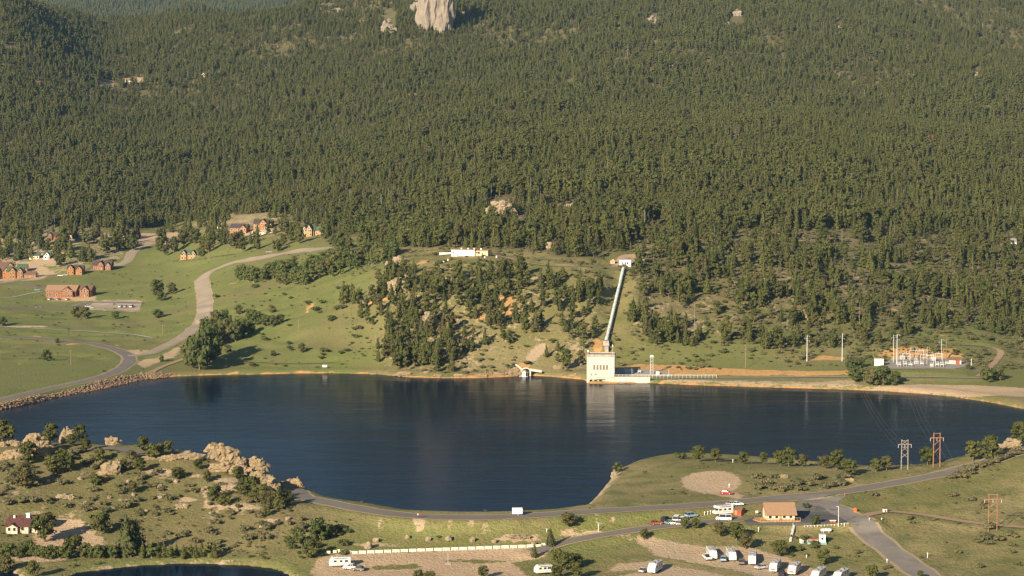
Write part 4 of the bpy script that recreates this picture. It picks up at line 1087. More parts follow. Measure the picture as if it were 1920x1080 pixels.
def outcrop(u, v, wpx, hpx, label, m='granite', n=6, seed=0, slope=0, deep=.7, name='rock_outcrop', cat='rock', y0=520, sub=3, group=None, steps=.5):
    """a pile of jointed blocks under a rough outline; a single block when n is 1"""
    p, dv = land(u, v, y0); W = wpx * p.y / F; H = (hpx + dv) * p.y / F
    q = random.Random(seed + int(u)); mb = MB()
    def env(t): return max(.3, 1 - .62 * abs(2 * t + slope) ** 2.6)
    if n == 1: rock_blob(mb, (0, 0, H * .35), (W * .5, W * .4, H * .65), seed + u * .01, sub, .3, q.uniform(-1, 1))
    elif name == 'cliff':
        for i in range(n):
            t = (i + .5) / n - .5; x = t * W * .86; h = H * q.uniform(.9, 1.05)
            rock_blob(mb, (x, q.uniform(0, .25) * W, h * .42), (W / n * .78, W * .36, h * .58), seed + i * 1.3, sub, .25, q.uniform(-.3, .3))
    else:
        for i in range(max(2, n // 2)):
            t = (i + .5) / max(2, n // 2) - .5; x = t * W * .7; h = H * env(t) * .74
            rock_blob(mb, (x, W * deep * .3, gz(p.x + x, p.y + W * deep * .3) - p.z + h * .3), (W / max(2, n // 2) * 1.0, W * deep * .34, h * .6), seed + i * 1.3 + u * .01, sub, .46, q.uniform(-.4, .4))
        for i in range(n * 7):
            t = q.uniform(-.5, .5); e = env(t); r = min(H * .3, W * .12) * q.uniform(.5, 1.15); x = t * (W - r)
            k = q.random() * .8; z = k * max(0, H * e - r * .9); y = W * deep * (.02 + .34 * k) * q.uniform(.6, 1.2)
            rock_blob(mb, (x, y, gz(p.x + x, p.y + y * .4) - p.z + z + r * .35), (r * q.uniform(.95, 1.5), r * q.uniform(.8, 1.2), r * q.uniform(.6, .95)), seed + 17 + i * .77 + u * .01, sub - 1 if r < H * .25 else sub, .36, q.uniform(-1.2, 1.2))
    o = mb.build(name, m); o.location = p
    return tag(o, label, cat, group)
outcrop(64, 858, 58, 56, 'largest weathered outcrop above the lake at the left edge of the near hill', n=8, seed=1)
outcrop(22, 862, 44, 22, 'low rubble spilling left from the largest outcrop', n=6, seed=2)
outcrop(24, 836, 20, 16, 'pale boulder in the shade left of the largest outcrop', n=2, seed=3, name='boulder')
outcrop(4, 838, 14, 14, 'boulder cut by the left frame edge beside the lake', n=2, seed=4, name='boulder')
outcrop(127, 822, 25, 34, 'small twin topped rock right of the largest outcrop, against the lake', n=3, seed=5)
outcrop(210, 826, 22, 17, 'small split rock alone on the lakeside above the asphalt turnout', n=3, seed=6)
outcrop(200, 893, 40, 32, 'slanting pale slab of rock below the asphalt turnout', 'granite', n=5, seed=7, slope=-.5)
outcrop(224, 880, 26, 24, 'blocky rock at the upper right end of the slanting slab', n=3, seed=8)
outcrop(281, 862, 24, 9, 'flat orange rock left of the ledge', n=3, seed=9)
outcrop(318, 864, 34, 14, 'low orange ledge left of the main crag, its left half', n=4, seed=10)
outcrop(358, 862, 40, 19, 'rounded orange ledge just left of the main crag', n=4, seed=11)
outcrop(423, 866, 74, 40, 'main crag of stacked orange boulders standing out over the lake', n=9, seed=12, slope=.25)
outcrop(418, 886, 44, 26, 'lower buttress under the left half of the main crag', n=5, seed=13)
outcrop(455, 888, 30, 22, 'lower buttress under the right half of the main crag', n=4, seed=14)
outcrop(482, 874, 31, 31, 'mushroom shaped knob standing alone over the lake right of the main crag', n=3, seed=15)
outcrop(496, 908, 52, 24, 'broken orange rock stepping down below the knob', n=7, seed=16, slope=.3)
outcrop(548, 914, 34, 20, 'last rocks at the waterline before the dam road', n=5, seed=17)
outcrop(556, 896, 14, 10, 'small pointed rock at the waterline above the last rocks', n=2, seed=18, name='boulder')
outcrop(428, 921, 30, 18, 'grey rock on the slope below the main crag beside a round pine', 'pale_granite', n=4, seed=19)
outcrop(464, 918, 18, 12, 'small grey rock in the pine clump', 'pale_granite', n=3, seed=20)
outcrop(341, 954, 20, 13, 'lone pale boulder in the middle of the near hill', 'pale_granite', n=2, seed=21, name='boulder')
outcrop(122, 936, 26, 12, 'pale rubble on the near hill above the maroon roofed house', 'pale_granite', n=5, seed=22)
outcrop(510, 980, 22, 9, 'grey rubble at the right foot of the near hill', 'pale_granite', n=4, seed=23)
outcrop(370, 896, 20, 8, 'low grey rock in the grass left of the main crag', 'pale_granite', n=3, seed=24)
outcrop(74, 966, 22, 8, 'rubble beside the back of the maroon roofed house', 'pale_granite', n=4, seed=25)
for i, (u, v, s) in enumerate([(240,905,7),(300,915,8),(150,900,7),(205,935,6),(275,960,6),(395,965,6),(300,935,7),(90,905,8),(445,960,7),(250,930,6),(20,905,8),(330,905,7),(490,990,7),(540,975,8),(160,945,6),(380,920,7)]):
    outcrop(u, v, s * 1.4, s, 'small grey boulder lying in the grass of the near hill', 'pale_granite', n=1, seed=40 + i, name='boulder', group='boulders on the near hill', sub=2)
# far bank and slopes
outcrop(748, 548, 34, 38, 'tall bare rock in the pines left of the open knoll', 'pale_granite', n=4, seed=50)
outcrop(744, 500, 32, 24, 'rock at the top of the wooded spur left of the white long building', 'pale_granite', n=4, seed=51)
outcrop(803, 616, 34, 38, 'bare pinkish rock in the middle of the bank woods', 'pale_granite', n=5, seed=52)
outcrop(938, 408, 52, 40, 'broad pale outcrop in the forest above the white long building', 'pale_granite', n=7, seed=53)
outcrop(889, 406, 15, 16, 'small orange rock left of the broad pale outcrop', 'granite', n=2, seed=54)
outcrop(1077, 396, 34, 26, 'pale outcrop in the forest right of the broad one', 'pale_granite', n=4, seed=55)
outcrop(1037, 468, 22, 20, 'narrow slanting rock in the trees above the knoll track', 'pale_granite', n=3, seed=56)
outcrop(1432, 534, 44, 15, 'long pale ledge on the wooded slope right of the pipe', 'pale_granite', n=6, seed=57)
outcrop(1425, 400, 56, 9, 'thin pale ledge high in the right hand forest', 'pale_granite', n=6, seed=58)
outcrop(1310, 382, 22, 13, 'small pale rock in the forest above the gate house', 'pale_granite', n=3, seed=59)
outcrop(1520, 600, 14, 26, 'thin upright rock among the trees above the steel poles', 'pale_granite', n=2, seed=60)
outcrop(972, 704, 30, 18, 'orange rocks on the shore left of the water outlet', 'granite', n=5, seed=61)
outcrop(1046, 693, 12, 12, 'pale boulder on the shore right of the water outlet', 'granite', n=2, seed=62, name='boulder')
outcrop(755, 705, 24, 9, 'dark rocks at the waterline under the bank woods', 'granite', n=4, seed=63)
for i, (u, v, wd) in enumerate([(700,704,14),(820,707,14),(860,706,16),(905,706,16),(935,703,18),(880,694,14),(1075,706,14),(800,700,10),(1010,700,12)]):
    outcrop(u, v, wd, 6, 'low orange rocks along the far waterline', 'granite', n=3, seed=70 + i, group='rocks along the far shore', sub=2)
outcrop(815, 60, 62, 112, 'tall sheer cliff rising out of the forest at the top of the picture', 'cliff_rock', n=2, seed=80, name='cliff', cat='cliff', deep=.5, sub=4)
outcrop(818, 60, 56, 28, 'broken rock apron at the foot of the sheer cliff', 'cliff_rock', n=7, seed=81, deep=.3)
outcrop(731, 68, 22, 42, 'pale rib of rock in the forest left of the sheer cliff', 'cliff_rock', n=4, seed=82, slope=.4)
outcrop(778, 26, 14, 34, 'pointed rock between the pale rib and the sheer cliff', 'cliff_rock', n=2, seed=83)
outcrop(632, 26, 22, 14, 'small rock at the top left of the cliffs', 'cliff_rock', n=3, seed=84)
outcrop(1382, 30, 12, 16, 'curved pale rocks at the top of the right hand forest', 'cliff_rock', n=3, seed=85)
outcrop(1366, 48, 14, 9, 'lower end of the curved pale rocks at the top of the forest', 'cliff_rock', n=3, seed=88)
outcrop(1574, 62, 9, 24, 'thin pale rock high in the right hand forest', 'cliff_rock', n=2, seed=86)
outcrop(1226, 46, 24, 20, 'tan rock high in the forest right of the cliffs', 'cliff_rock', n=3, seed=87)
outcrop(1830, 148, 12, 20, 'small tan rock high in the forest near the right edge', 'cliff_rock', n=2, seed=89)
outcrop(1704, 146, 18, 14, 'tan rock in the forest left of the small one near the right edge', 'cliff_rock', n=2, seed=90)
outcrop(262, 214, 34, 12, 'pale rocks in the forest below the white hill house', 'pale_granite', n=4, seed=91)
outcrop(1893, 838, 34, 20, 'pale slanting rock above the right hand road at the frame edge', 'granite', n=5, seed=92, slope=-.3)
outcrop(1836, 853, 14, 7, 'small pale rock under the round pines above the right hand road', 'granite', n=2, seed=93, name='boulder')
outcrop(1469, 897, 14, 11, 'pale boulder among the shrubs of the peninsula', 'pale_granite', n=2, seed=94, name='boulder')
outcrop(1592, 903, 16, 10, 'tan rocks under the tallest peninsula clump', 'granite', n=3, seed=95)
outcrop(1152, 882, 12, 6, 'white boulders at the tip of the sandy point', 'pale_granite', n=3, seed=96, name='boulder')
outcrop(975, 1012, 44, 7, 'heap of orange rubble at the foot of the dam', 'granite', n=8, seed=97, name='rubble_heap', cat='rubble', sub=2)
for i, (u, v, s) in enumerate([(705,1016,10),(764,1010,8),(803,1014,9),(841,1014,11),(886,1016,10),(927,1018,8),(690,1028,14),(1000,1022,8)]):
    outcrop(u, v, s * 1.3, s, 'dark boulder in the row along the foot of the dam', 'pale_granite', n=1, seed=100 + i, name='boulder', group='boulders at the foot of the dam', sub=2)
# riprap
def in_poly_pts(px, step, jit):
    P = wpoly(px)
    gx, gy = np.meshgrid(np.arange(P[:, 0].min(), P[:, 0].max(), step), np.arange(P[:, 1].min(), P[:, 1].max(), step))
    gx = (gx + rng.uniform(-jit, jit, gx.shape)).ravel(); gy = (gy + rng.uniform(-jit, jit, gy.shape)).ravel()
    m = sdist(gx, gy, P) < 0
    return gx[m], gy[m]
rp = []
for i in range(4):
    mb = MB(); rock_blob(mb, (0, 0, .2), (.6, .5, .45), 200 + i, 2, .45); rp.append(bpy.data.objects.new('riprap', mb.mesh('riprap', 'riprap_rock')))
gx, gy = in_poly_pts([(-120,800),(0,769),(120,744),(200,729),(265,714),(310,708),(330,700),(262,700),(200,712),(100,738),(0,758),(-120,785)],   .72, .34)
g2x, g2y = in_poly_pts([(955,706),(1000,704),(985,690),(960,690),(900,700),(860,704),(860,709)], 1.3, .6)
gx, gy = np.concatenate([gx, g2x]), np.concatenate([gy, g2y])
gzv = ground(gx, gy); m = gzv > -.6; gx, gy, gzv = gx[m], gy[m], gzv[m]
scatter('riprap', np.stack([gx, gy, gzv], 1), (.3 + .9 * rng.random(len(gx)) ** 2), rng.uniform(0, 6.28, len(gx)), rng.integers(0, 4, len(gx)), rp)

# ------------------------------------------------------------------ buildings
def gable(mw, mr, x0, x1, y0, y1, h, rh, axis='x', zb=-2.5, over=.45, th=.22):
    """walls with gable ends and two roof slabs; the ridge runs along AXIS"""
    if axis == 'x':
        ym = (y0 + y1) / 2
        mw.add([(x0,y0,zb),(x1,y0,zb),(x1,y1,zb),(x0,y1,zb),(x0,y0,h),(x1,y0,h),(x1,y1,h),(x0,y1,h),(x0,ym,h+rh),(x1,ym,h+rh)],
               [(0,1,5,4),(2,3,7,6),(1,2,6,9,5),(3,0,4,8,7)])
        s = rh / ((y1 - y0) / 2); e = over
        for sg, ya in ((-1, y0 - e), (1, y1 + e)):
            za = h - s * e
            mr.add([(x0-e,ya,za),(x1+e,ya,za),(x1+e,ym,h+rh),(x0-e,ym,h+rh),(x0-e,ya,za+th),(x1+e,ya,za+th),(x1+e,ym,h+rh+th),(x0-e,ym,h+rh+th)],
                   [(0,1,2,3),(4,5,6,7),(0,1,5,4),(2,3,7,6),(1,2,6,5),(3,0,4,7)])
    else:
        xm = (x0 + x1) / 2
        mw.add([(x0,y0,zb),(x1,y0,zb),(x1,y1,zb),(x0,y1,zb),(x0,y0,h),(x1,y0,h),(x1,y1,h),(x0,y1,h),(xm,y0,h+rh),(xm,y1,h+rh)],
               [(1,2,6,5),(3,0,4,7),(0,1,5,8,4),(2,3,7,9,6)])
        s = rh / ((x1 - x0) / 2); e = over
        for xa in (x0 - e, x1 + e):
            za = h - s * e
            mr.add([(xa,y0-e,za),(xa,y1+e,za),(xm,y1+e,h+rh),(xm,y0-e,h+rh),(xa,y0-e,za+th),(xa,y1+e,za+th),(xm,y1+e,h+rh+th),(xm,y0-e,h+rh+th)],
                   [(0,1,2,3),(4,5,6,7),(0,1,5,4),(2,3,7,6),(1,2,6,5),(3,0,4,7)])
def window(root, x, y, z, w, h, frame='white_paint', glass='glass', side='front', nm='window'):
    b = MB()
    if side == 'front': b.box(x - w/2, x + w/2, y - .05, y + .1, z, z + h)
    else: b.box(y - .1, y + .05, x - w/2, x + w/2, z, z + h)
    o = b.build(nm, glass, root)
    if frame:
        f = MB(); t = .13
        for a in ((x-w/2-t, x-w/2, z-t, z+h+t), (x+w/2, x+w/2+t, z-t, z+h+t), (x-w/2, x+w/2, z-t, z), (x-w/2, x+w/2, z+h, z+h+t)):
            if side == 'front': f.box(a[0], a[1], y - .09, y + .1, a[2], a[3])
            else: f.box(y - .1, y + .09, a[0], a[1], a[2], a[3])
        f.build('frame', frame, o)
    return o
def house(u, v, wpx, label, wall, roof, d=9, h=3.2, rh=2.6, rz=0, wings=(), nwin=4, storeys=1, name='house', cat='house', group=None, chimney=None, deck=None, axis='x', door=True, y0=520, dirt=None, frame='white_paint', base=None):
    p = hit(u, v, y0); W = wpx * p.y / F
    t = thing(name, label, cat, p, rz, group)
    if base is not None: t.location.z += base
    mw, mr = MB(), MB()
    gable(mw, mr, -W/2, W/2, 0, d, h, rh, axis)
    for (fx, fw, pr, hh_, rr) in wings:          # cross gables: place along the front, width, how far they stand forward
        cx = fx * W
        gable(mw, mr, cx - fw/2, cx + fw/2, -pr, d * .5, hh_, rr, 'y')
    mw.build('wall', wall, t); ro = mr.build('roof', roof, t)
    if chimney:
        c = MB(); cx = chimney[0] * W; c.box(cx - .5, cx + .5, d*.45, d*.45 + 1.0, h + rh * .5, h + rh + 1.3); c.box(cx - .62, cx + .62, d*.45 - .12, d*.45 + 1.12, h + rh + 1.3, h + rh + 1.5); c.build('chimney', chimney[1], ro)
    for s in range(storeys):
        z = .9 + s * 2.8
        for i in range(nwin):
            x = (i + .5) / nwin * W - W/2
            y = 0.0
            for (fx, fw, pr, hh_, rr) in wings:
                if abs(x - fx * W) < fw/2 + .3: y = -pr; x = min(max(x, fx * W - fw/2 + .9), fx * W + fw/2 - .9)
            if door and s == 0 and i == nwin // 2:
                b = MB(); b.box(x - .5, x + .5, y - .06, y + .1, 0, 2.1); dr = b.build('door', 'wood_deck', t)
                q = MB(); q.ball((x + .35, y - .12, 1.05), .06, 6); q.build('handle', 'steel', dr)
            else: window(t, x, y, z, 1.1, 1.35, frame)
    for (fx, fw, pr, hh_, rr) in wings:
        window(t, fx * W, -pr, hh_ - .1, 1.0, min(1.3, rr * .45), frame)
    window(t, d * .3, W/2, .9, 1.1, 1.3, frame, side='right'); window(t, d * .7, W/2, .9, 1.1, 1.3, frame, side='right')
    if deck:
        b = MB(); dx0, dx1, dd = deck
        b.box(dx0 * W, dx1 * W, -dd, -.02, -.25, 0.0)
        for i in range(5):
            x = dx0 * W + (dx1 - dx0) * W * i / 4; b.box(x - .08, x + .08, -dd, -dd + .16, -2.6, 1.0)
        b.box(dx0 * W, dx1 * W, -dd - .05, -dd - .01, .9, 1.0)
        b.build('deck', 'wood_deck', t)
    return t
GH = 'log houses below the left hand forest'
# left settlement
house(-2, 523, 46, 'large orange log lodge at the left edge, its left half with a light trimmed gable', 'log_wall', 'brown_roof', 11, 6.5, 3.5, R(8), [(-.1,6,2.2,6.6,3.4),(.3,5,1.6,6.2,3)], 5, 2, name='lodge', cat='lodge', deck=(-.5,.5,2.4), frame='cream_paint')
house(29, 522, 30, 'large orange log lodge at the left edge, its right half with two steep gables', 'log_wall', 'green_roof', 10, 5.6, 3.2, R(8), [(-.18,5,1.8,5.8,3.0),(.28,4.4,1.6,5.6,2.8)], 4, 2, name='lodge', cat='lodge', deck=(-.5,.5,2.2), frame='cream_paint')
house(56, 521, 22, 'low brown cabin between the orange lodge and the twin gabled house', 'log_wall', 'brown_roof', 8, 2.8, 2.2, R(6), (), 3)
house(141, 514, 30, 'twin gabled orange log house with its front to the road', 'log_wall', 'dark_roof', 10, 4.2, 2.6, R(4), [(-.28,5.2,2.0,4.4,3.0),(.25,5.0,2.6,4.0,2.4)], 4, 1, frame='cream_paint')
house(191, 506, 34, 'long reddish log house with a dark roof at the road bend', 'red_log_wall', 'dark_roof', 10, 4.0, 3.2, R(-2), [(-.05,5.0,2.0,4.2,3.0),(.36,4.4,1.6,3.6,2.4)], 5, 1, deck=(-.55,-.1,2.0))
house(64, 486, 18, 'green roofed white cottage, left one of the pair above the orange lodge', 'cream_paint', 'green_roof', 8, 3.0, 2.6, R(5), (), 3)
house(88, 486, 12, 'green roofed white cottage, right one of the pair above the orange lodge', 'white_paint', 'green_roof', 8, 3.4, 2.8, R(5), [(0,4,1,3.6,2.4)], 2)
house(101, 450, 24, 'small red brown house among the pines at the forest foot', 'red_log_wall', 'dark_roof', 9, 4.0, 2.6, R(8), [(-.3,4,1.5,4.2,2.2)], 3)
house(114, 557, 58, 'long brick coloured lodge below the road with a broad tan roof, its main block', 'red_log_wall', 'tan_roof', 14, 5.0, 3.4, R(-3), [(.22,9,3.0,4.4,3.2)], 7, 2, name='lodge', cat='lodge', chimney=(.3,'red_log_wall'), deck=(-.1,.45,3.4), frame='cream_paint')
house(160, 557, 22, 'right wing of the long lodge below the road, brick coloured with a hipped gable', 'red_log_wall', 'brown_roof', 14, 5.2, 3.2, R(-3), [(.0,6,2,5.2,2.8)], 3, 2, name='lodge_wing', cat='lodge', frame='cream_paint')
house(329, 459, 20, 'small red brown cabin beside the pines left of the green roofed house', 'red_log_wall', 'brown_roof', 8, 2.8, 2.2, R(6), (), 3)
house(354, 487, 32, 'yellow log house with a green roof and dormers above the meadow', 'gold_log_wall', 'green_roof', 10, 4.4, 3.4, R(-4), [(-.28,4,1.4,4.6,3.0),(.28,4,1.4,4.6,3.0)], 5, 2, deck=(-.5,.5,2.0), frame='cream_paint')
house(447, 441, 32, 'tall orange house with many windows, left of the two on the upper terrace', 'log_wall', 'dark_roof', 11, 6.0, 3.0, R(-6), [(.3,5.5,2,5.6,2.6)], 5, 2)
house(492, 431, 34, 'orange house above a white stone terrace wall, right of the two on the upper terrace', 'log_wall', 'dark_roof', 11, 5.2, 3.0, R(-4), [(.05,6,1.6,5.4,3.4)], 5, 2)
house(578, 443, 22, 'cream house with a tall white gable half hidden in the pines', 'gold_log_wall', 'green_roof', 10, 4.6, 3.2, R(-10), [(-.3,4,1.5,5.0,3.0),(.12,4.4,2.0,5.4,3.8)], 4, 2)
house(598, 441, 15, 'green roofed yellow annex right of the cream house', 'gold_log_wall', 'green_roof', 8, 3.8, 2.6, R(-10), (), 3)
house(397, 432, 12, 'small white cabin in the pines left of the tall orange house', 'white_paint', 'brown_roof', 7, 2.6, 1.8, R(5), (), 2)
house(412, 430, 10, 'small pale cabin beside the white one in the pines', 'cream_paint', 'grey_roof', 7, 2.6, 1.8, R(-12), (), 2)
house(244, 158, 26, 'white house in the clearing high on the left hand forest', 'white_paint', 'tan_roof', 10, 5, 3, R(10), [(.2,6,2,5,3)], 3)
house(71, 164, 8, 'tiny orange and white house alone in the far left forest', 'log_wall', 'brown_roof', 8, 5, 3, R(0), (), 2)
house(386, 146, 20, 'grey house with a brown roof high in the forest right of the clearing', 'tan_wall', 'dark_roof', 9, 4.5, 3, R(-12), [(-.2,6,2,4,2.6)], 3)
house(1901, 462, 10, 'small white house in the right hand forest near the frame edge', 'white_paint', 'grey_roof', 7, 3.5, 2.4, R(0), (), 2)
house(1748, 266, 18, 'little red roofed cabin alone in the right hand forest', 'tan_wall', 'red_shed', 8, 3.5, 2.6, R(0), (), 2)
house(14, 509, 26, 'brown roofed log house standing behind the large orange lodge', 'log_wall', 'brown_roof', 9, 4.4, 3.0, R(10), [(.2,5,1.5,4.4,2.8)], 3, 1)
house(42, 511, 18, 'small log house with a green roof behind the right end of the large lodge', 'log_wall', 'green_roof', 8, 4.0, 2.8, R(8), (), 3)
house(303, 458, 22, 'low red brown house left of the small cabin beside the pines', 'red_log_wall', 'dark_roof', 8, 3.0, 2.4, R(4), [(.2,4,1.2,3.0,2.0)], 3)
house(136, 447, 20, 'tan house on the bare bank at the forest foot', 'tan_wall', 'brown_roof', 8, 3.2, 2.4, R(6), (), 3)
house(236, 444, 18, 'low tan house above the road bend at the forest foot', 'tan_wall', 'dark_roof', 8, 3.0, 2.2, R(3), (), 3)
# stone terrace
p = hit(492, 440); W = 38 * p.y / F
t = thing('terrace_wall', 'pale stone terrace wall below the right hand orange house', 'wall', p, R(-4))
b = MB(); b.box(-W/2, W/2, 0, .8, -2, 1.9); b.box(-W/2 - .1, W/2 + .1, -.1, .9, 1.9, 2.1); b.build('stonework', 'white_concrete', t)
b = MB()
for i in range(9): b.box(-W/2 + i * W/8 - .07, -W/2 + i * W/8 + .07, .3, .44, 2.1, 3.0)
b.box(-W/2, W/2, .3, .44, 3.0, 3.1); b.build('railing', 'white_paint', t)
# maroon roofed house in the near left
p = hit(36, 1000); t = thing('house', 'white house with a broad maroon roof and long wings in the near left corner', 'house', p, R(-6))
mw, mr = MB(), MB()
gable(mw, mr, -4.6, 3.2, 0, 10, 2.5, 2.5, 'x'); gable(mw, mr, -3.9, -.2, -1.2, 5, 2.3, 1.0, 'y'); gable(mw, mr, .4, 8.6, 5.5, 11.5, 2.5, 2.0, 'x'); gable(mw, mr, 4.0, 7.4, 1.2, 9, 2.3, 1.2, 'y')
mw.build('wall', 'stucco', t); ro = mr.build('roof', 'maroon_roof', t)
b = MB(); b.box(1.2, 2.4, 3.8, 5.0, 4.0, 6.0); b.box(1.05, 2.55, 3.65, 5.15, 6.0, 6.2); b.build('chimney', 'white_paint', ro)
b = MB(); b.box(-3.2, -2.6, 3.6, 4.2, 4.2, 5.4); b.build('chimney', 'white_paint', ro)
for x, y, z, w_, h_ in [(-3.0,-1.2,1.0,.9,1.1),(-1.2,-1.2,1.0,.9,1.1),(1.2,0,1.0,1.0,1.2),(5.7,1.2,.9,1.4,1.1)]: window(t, x, y, z, w_, h_, 'cream_paint')
b = MB(); b.box(-.05, .75, -.06, .1, 0, 2.1); dr = b.build('door', 'wood_deck', t); q = MB(); q.ball((.6, -.12, 1.05), .06, 6); q.build('handle', 'steel', dr)
# ---------------- power plant
L0 = Vector((*lake_pt(1126, 718), 0)); ppx = lambda px: px * L0.y / F
X0, X1 = ppx(-26), ppx(26); HT = ppx(54); DP = 13.0
t = thing('power_plant', 'tall cream concrete power house standing in the water at the foot of the pipe', 'power plant', L0, R(-5))
b = MB(); b.box(X0, X1, 0, DP, -5, HT - 1.3)
for x in (X0 + .25, X1 - .25): b.box(x - .27, x + .27, -.18, .36, 3.0, HT - 1.32)           # corner pilasters
b.build('wall', 'white_concrete', t)
b = MB(); b.box(X0 - .22, X1 + .22, -.22, DP + .22, HT - 1.3, HT - .75); b.box(X0 - .1, X1 + .1, -.1, .35, HT - .75, HT); b.box(X0 - .1, X1 + .1, DP - .35, DP + .1, HT - .75, HT); b.box(X0 - .1, X0 + .35, .35, DP - .35, HT - .75, HT); b.box(X1 - .35, X1 + .1, .35, DP - .35, HT - .75, HT)
rf = b.build('parapet', 'grey_concrete', t)
b = MB(); b.box(X0 + .36, X1 - .36, .36, DP - .36, HT - .74, HT - .6); b.build('roof', 'grey_roof', t)
b = MB(); b.box(X0 - .03, X1 + .03, -.12, .1, 2.9, 3.15); b.box(X0 - .03, X1 + .03, -.06, .1, 5.0, 5.12); b.build('string_course', 'grey_concrete', t)
for i in range(5):
    x = ppx(-12 + i * 6.0)
    window(t, x, 0, ppx(25), .85, 2.5, 'grey_concrete', 'dull_glass')
for i in range(3):
    x = ppx(-18 + i * 9)
    b = MB(); b.box(x - .8, x + .8, -.22, .1, -2, 1.9); o = b.build('tailrace_opening', 'black_paint', t)
    f = MB(); f.box(x - 1.05, x - .8, -.6, .1, -3, 2.2); f.box(x + .8, x + 1.05, -.6, .1, -3, 2.2); f.box(x - .8, x + .8, -.6, .1, 1.9, 2.2); f.build('pier', 'white_concrete', o)
b = MB(); b.box(ppx(-8), ppx(8), -1.3, -.62, 2.25, 2.45); b.build('walkway', 'grey_concrete', t)
window(t, ppx(-17), 0, ppx(14), .6, 1.0, None, 'dark_steel', nm='hatch'); window(t, ppx(-9), 0, ppx(15), .7, .9, None, 'dark_steel', nm='hatch')
b = MB(); b.tube((X1 - 1.2, DP * .5, HT - .7), (X1 - 1.2, DP * .5, HT + 5), .09); b.box(X1 - 1.5, X1 - .9, DP*.5 - .25, DP*.5 + .25, HT + 3.6, HT + 4.6); b.build('antenna_mast', 'steel', t)
b = MB(); b.tube((X0 + .7, 1, HT - .7), (X0 + .7, 1, HT + 1.0), .1); b.ball((X0 + .7, 1, HT + 1.6), .62, 8); b.build('lamp_globe', 'white_paint', t)
def local(o, x, y, z=0): return o.matrix_basis @ Vector((x, y, z))
t.matrix_basis  # placed
M = Matrix.Translation(L0) @ Matrix.Rotation(R(-5), 4, 'Z')
# quay
q0 = M @ Vector((X1 + .05, .1, 0))
t = thing('quay_wall', 'long pale concrete quay beside the power house with a white railing', 'wall', q0, R(-1.5))
b = MB(); b.box(0, 19, 0, 1.0, -5, 3.3); b.box(0, 19, -.08, .1, 2.3, 2.45); b.build('wall', 'white_concrete', t)
b = MB(); b.box(0, 19.1, -.15, 1.15, 3.3, 3.5); b.build('coping', 'grey_concrete', t)
b = MB()
for i in range(28): b.tube((i * 2.0 + .3, .5, 2.5), (i * 2.0 + .3, .5, 4.5), .06, n=5)
b.box(0, 54.5, .44, .56, 4.4, 4.52); b.box(0, 54.5, .44, .56, 3.9, 3.98); b.build('railing', 'white_paint', t)
# penstock
A, B = PIPE_A, PIPE_B
P = []
for i in range(15):
    k = i / 14; q = A.lerp(B, k); P.append(Vector((q.x, q.y, q.z + .75)))
t = thing('penstock', 'long pale green steel pipe running down the wooded slope to the power house', 'pipe', P[0])
b = MB(); b.tube((0, 0, 0), P[-1] - P[0], .98, n=18); b.build('pipe', 'pipe_green', t)
for i in range(1, 14, 2):
    q = P[i] - P[0]; dd = (P[i + 1] - P[i - 1]).normalized()
    b = MB(); b.tube(q - dd * .2, q + dd * .2, 1.06, n=18); c = b.build('joint_ring', 'steel', t)
    b = MB(); b.box(q.x - 1.5, q.x + 1.5, q.y - .5, q.y + .5, q.z - 4.0, q.z - .75); b.build('saddle', 'grey_concrete', t)
c = M @ Vector((2.5, DP + 9, 0))
q = P[-1] - P[0]
b = MB(); b.box(q.x - 2.0, q.x + 2.0, q.y - 4.5, q.y + 3.5, q.z - 8, q.z + 1.5, taper=.45); b.box(q.x - 1.3, q.x + 1.3, q.y - 9.5, q.y - 4.5, q.z - 9, q.z - 1.2, taper=.3); b.build('anchor_block', 'grey_concrete', t)
# gate house
p = hit(1172, 499); s = p.y / F
t = thing('gate_house', 'small white gate house with three windows at the top of the green pipe', 'gate house', p, R(-4))
b = MB(); b.box(-11*s, 11*s, 0, 6, -2, 12*s); b.build('wall', 'white_paint', t)
b = MB(); b.box(-11*s - .3, 11*s + .3, -.3, 6.3, 12*s, 12*s + .35); b.build('roof', 'grey_roof', t)
for i in range(3): window(t, (-4.2 + i * 4.4) * s, 0, 3 * s, .75, 1.5, None)
window(t, 3, 11*s, 1.0, 1.2, 1.5, None, side='right')
p = hit(1149, 495); t = thing('shed', 'little tan shed left of the white gate house', 'shed', p, R(10))
mw, mr = MB(), MB(); gable(mw, mr, -1.2, 1.2, 0, 2.4, 2.4, .8, 'y', over=.2, th=.12); mw.build('wall', 'tan_wall', t); mr.build('roof', 'brown_roof', t); b = MB(); b.box(-.4, .4, -.05, .1, 0, 1.9); b.build('door', 'wood_deck', t)
# long building on the knoll
p = hit(868, 480); s = p.y / F; Wd = 46 * s
t = thing('long_building', 'long low white building with a flat tan roof on the open knoll', 'building', p, R(-17))
b = MB(); b.box(-Wd/2, Wd/2, 0, 8, -2, 11.5*s); b.build('wall', 'white_paint', t)
b = MB(); b.box(Wd/2, Wd/2 + 25*s, 1.2, 8, -2, 10.5*s); b.build('annex', 'tan_wall', t)
b = MB(); b.box(-Wd/2 - .4, Wd/2 + .4, -.4, 8.4, 11.5*s, 11.5*s + .35); b.box(Wd/2 + .4, Wd/2 + 25*s + .4, .8, 8.4, 10.5*s, 10.5*s + .35); rf = b.build('roof', 'tan_roof', t)
for x in (-2, 2.5, 6.5, 11): 
    b = MB(); b.box(x - .4, x + .4, 3, 3.8, 11.5*s - .4, 11.5*s + 1.1); b.build('roof_vent', 'white_paint', rf)
b = MB(); b.box(-Wd/2 + .5, Wd/2 - .5, -.06, .1, 6.4*s, 7.2*s); b.build('window_band', 'teal_paint', t)
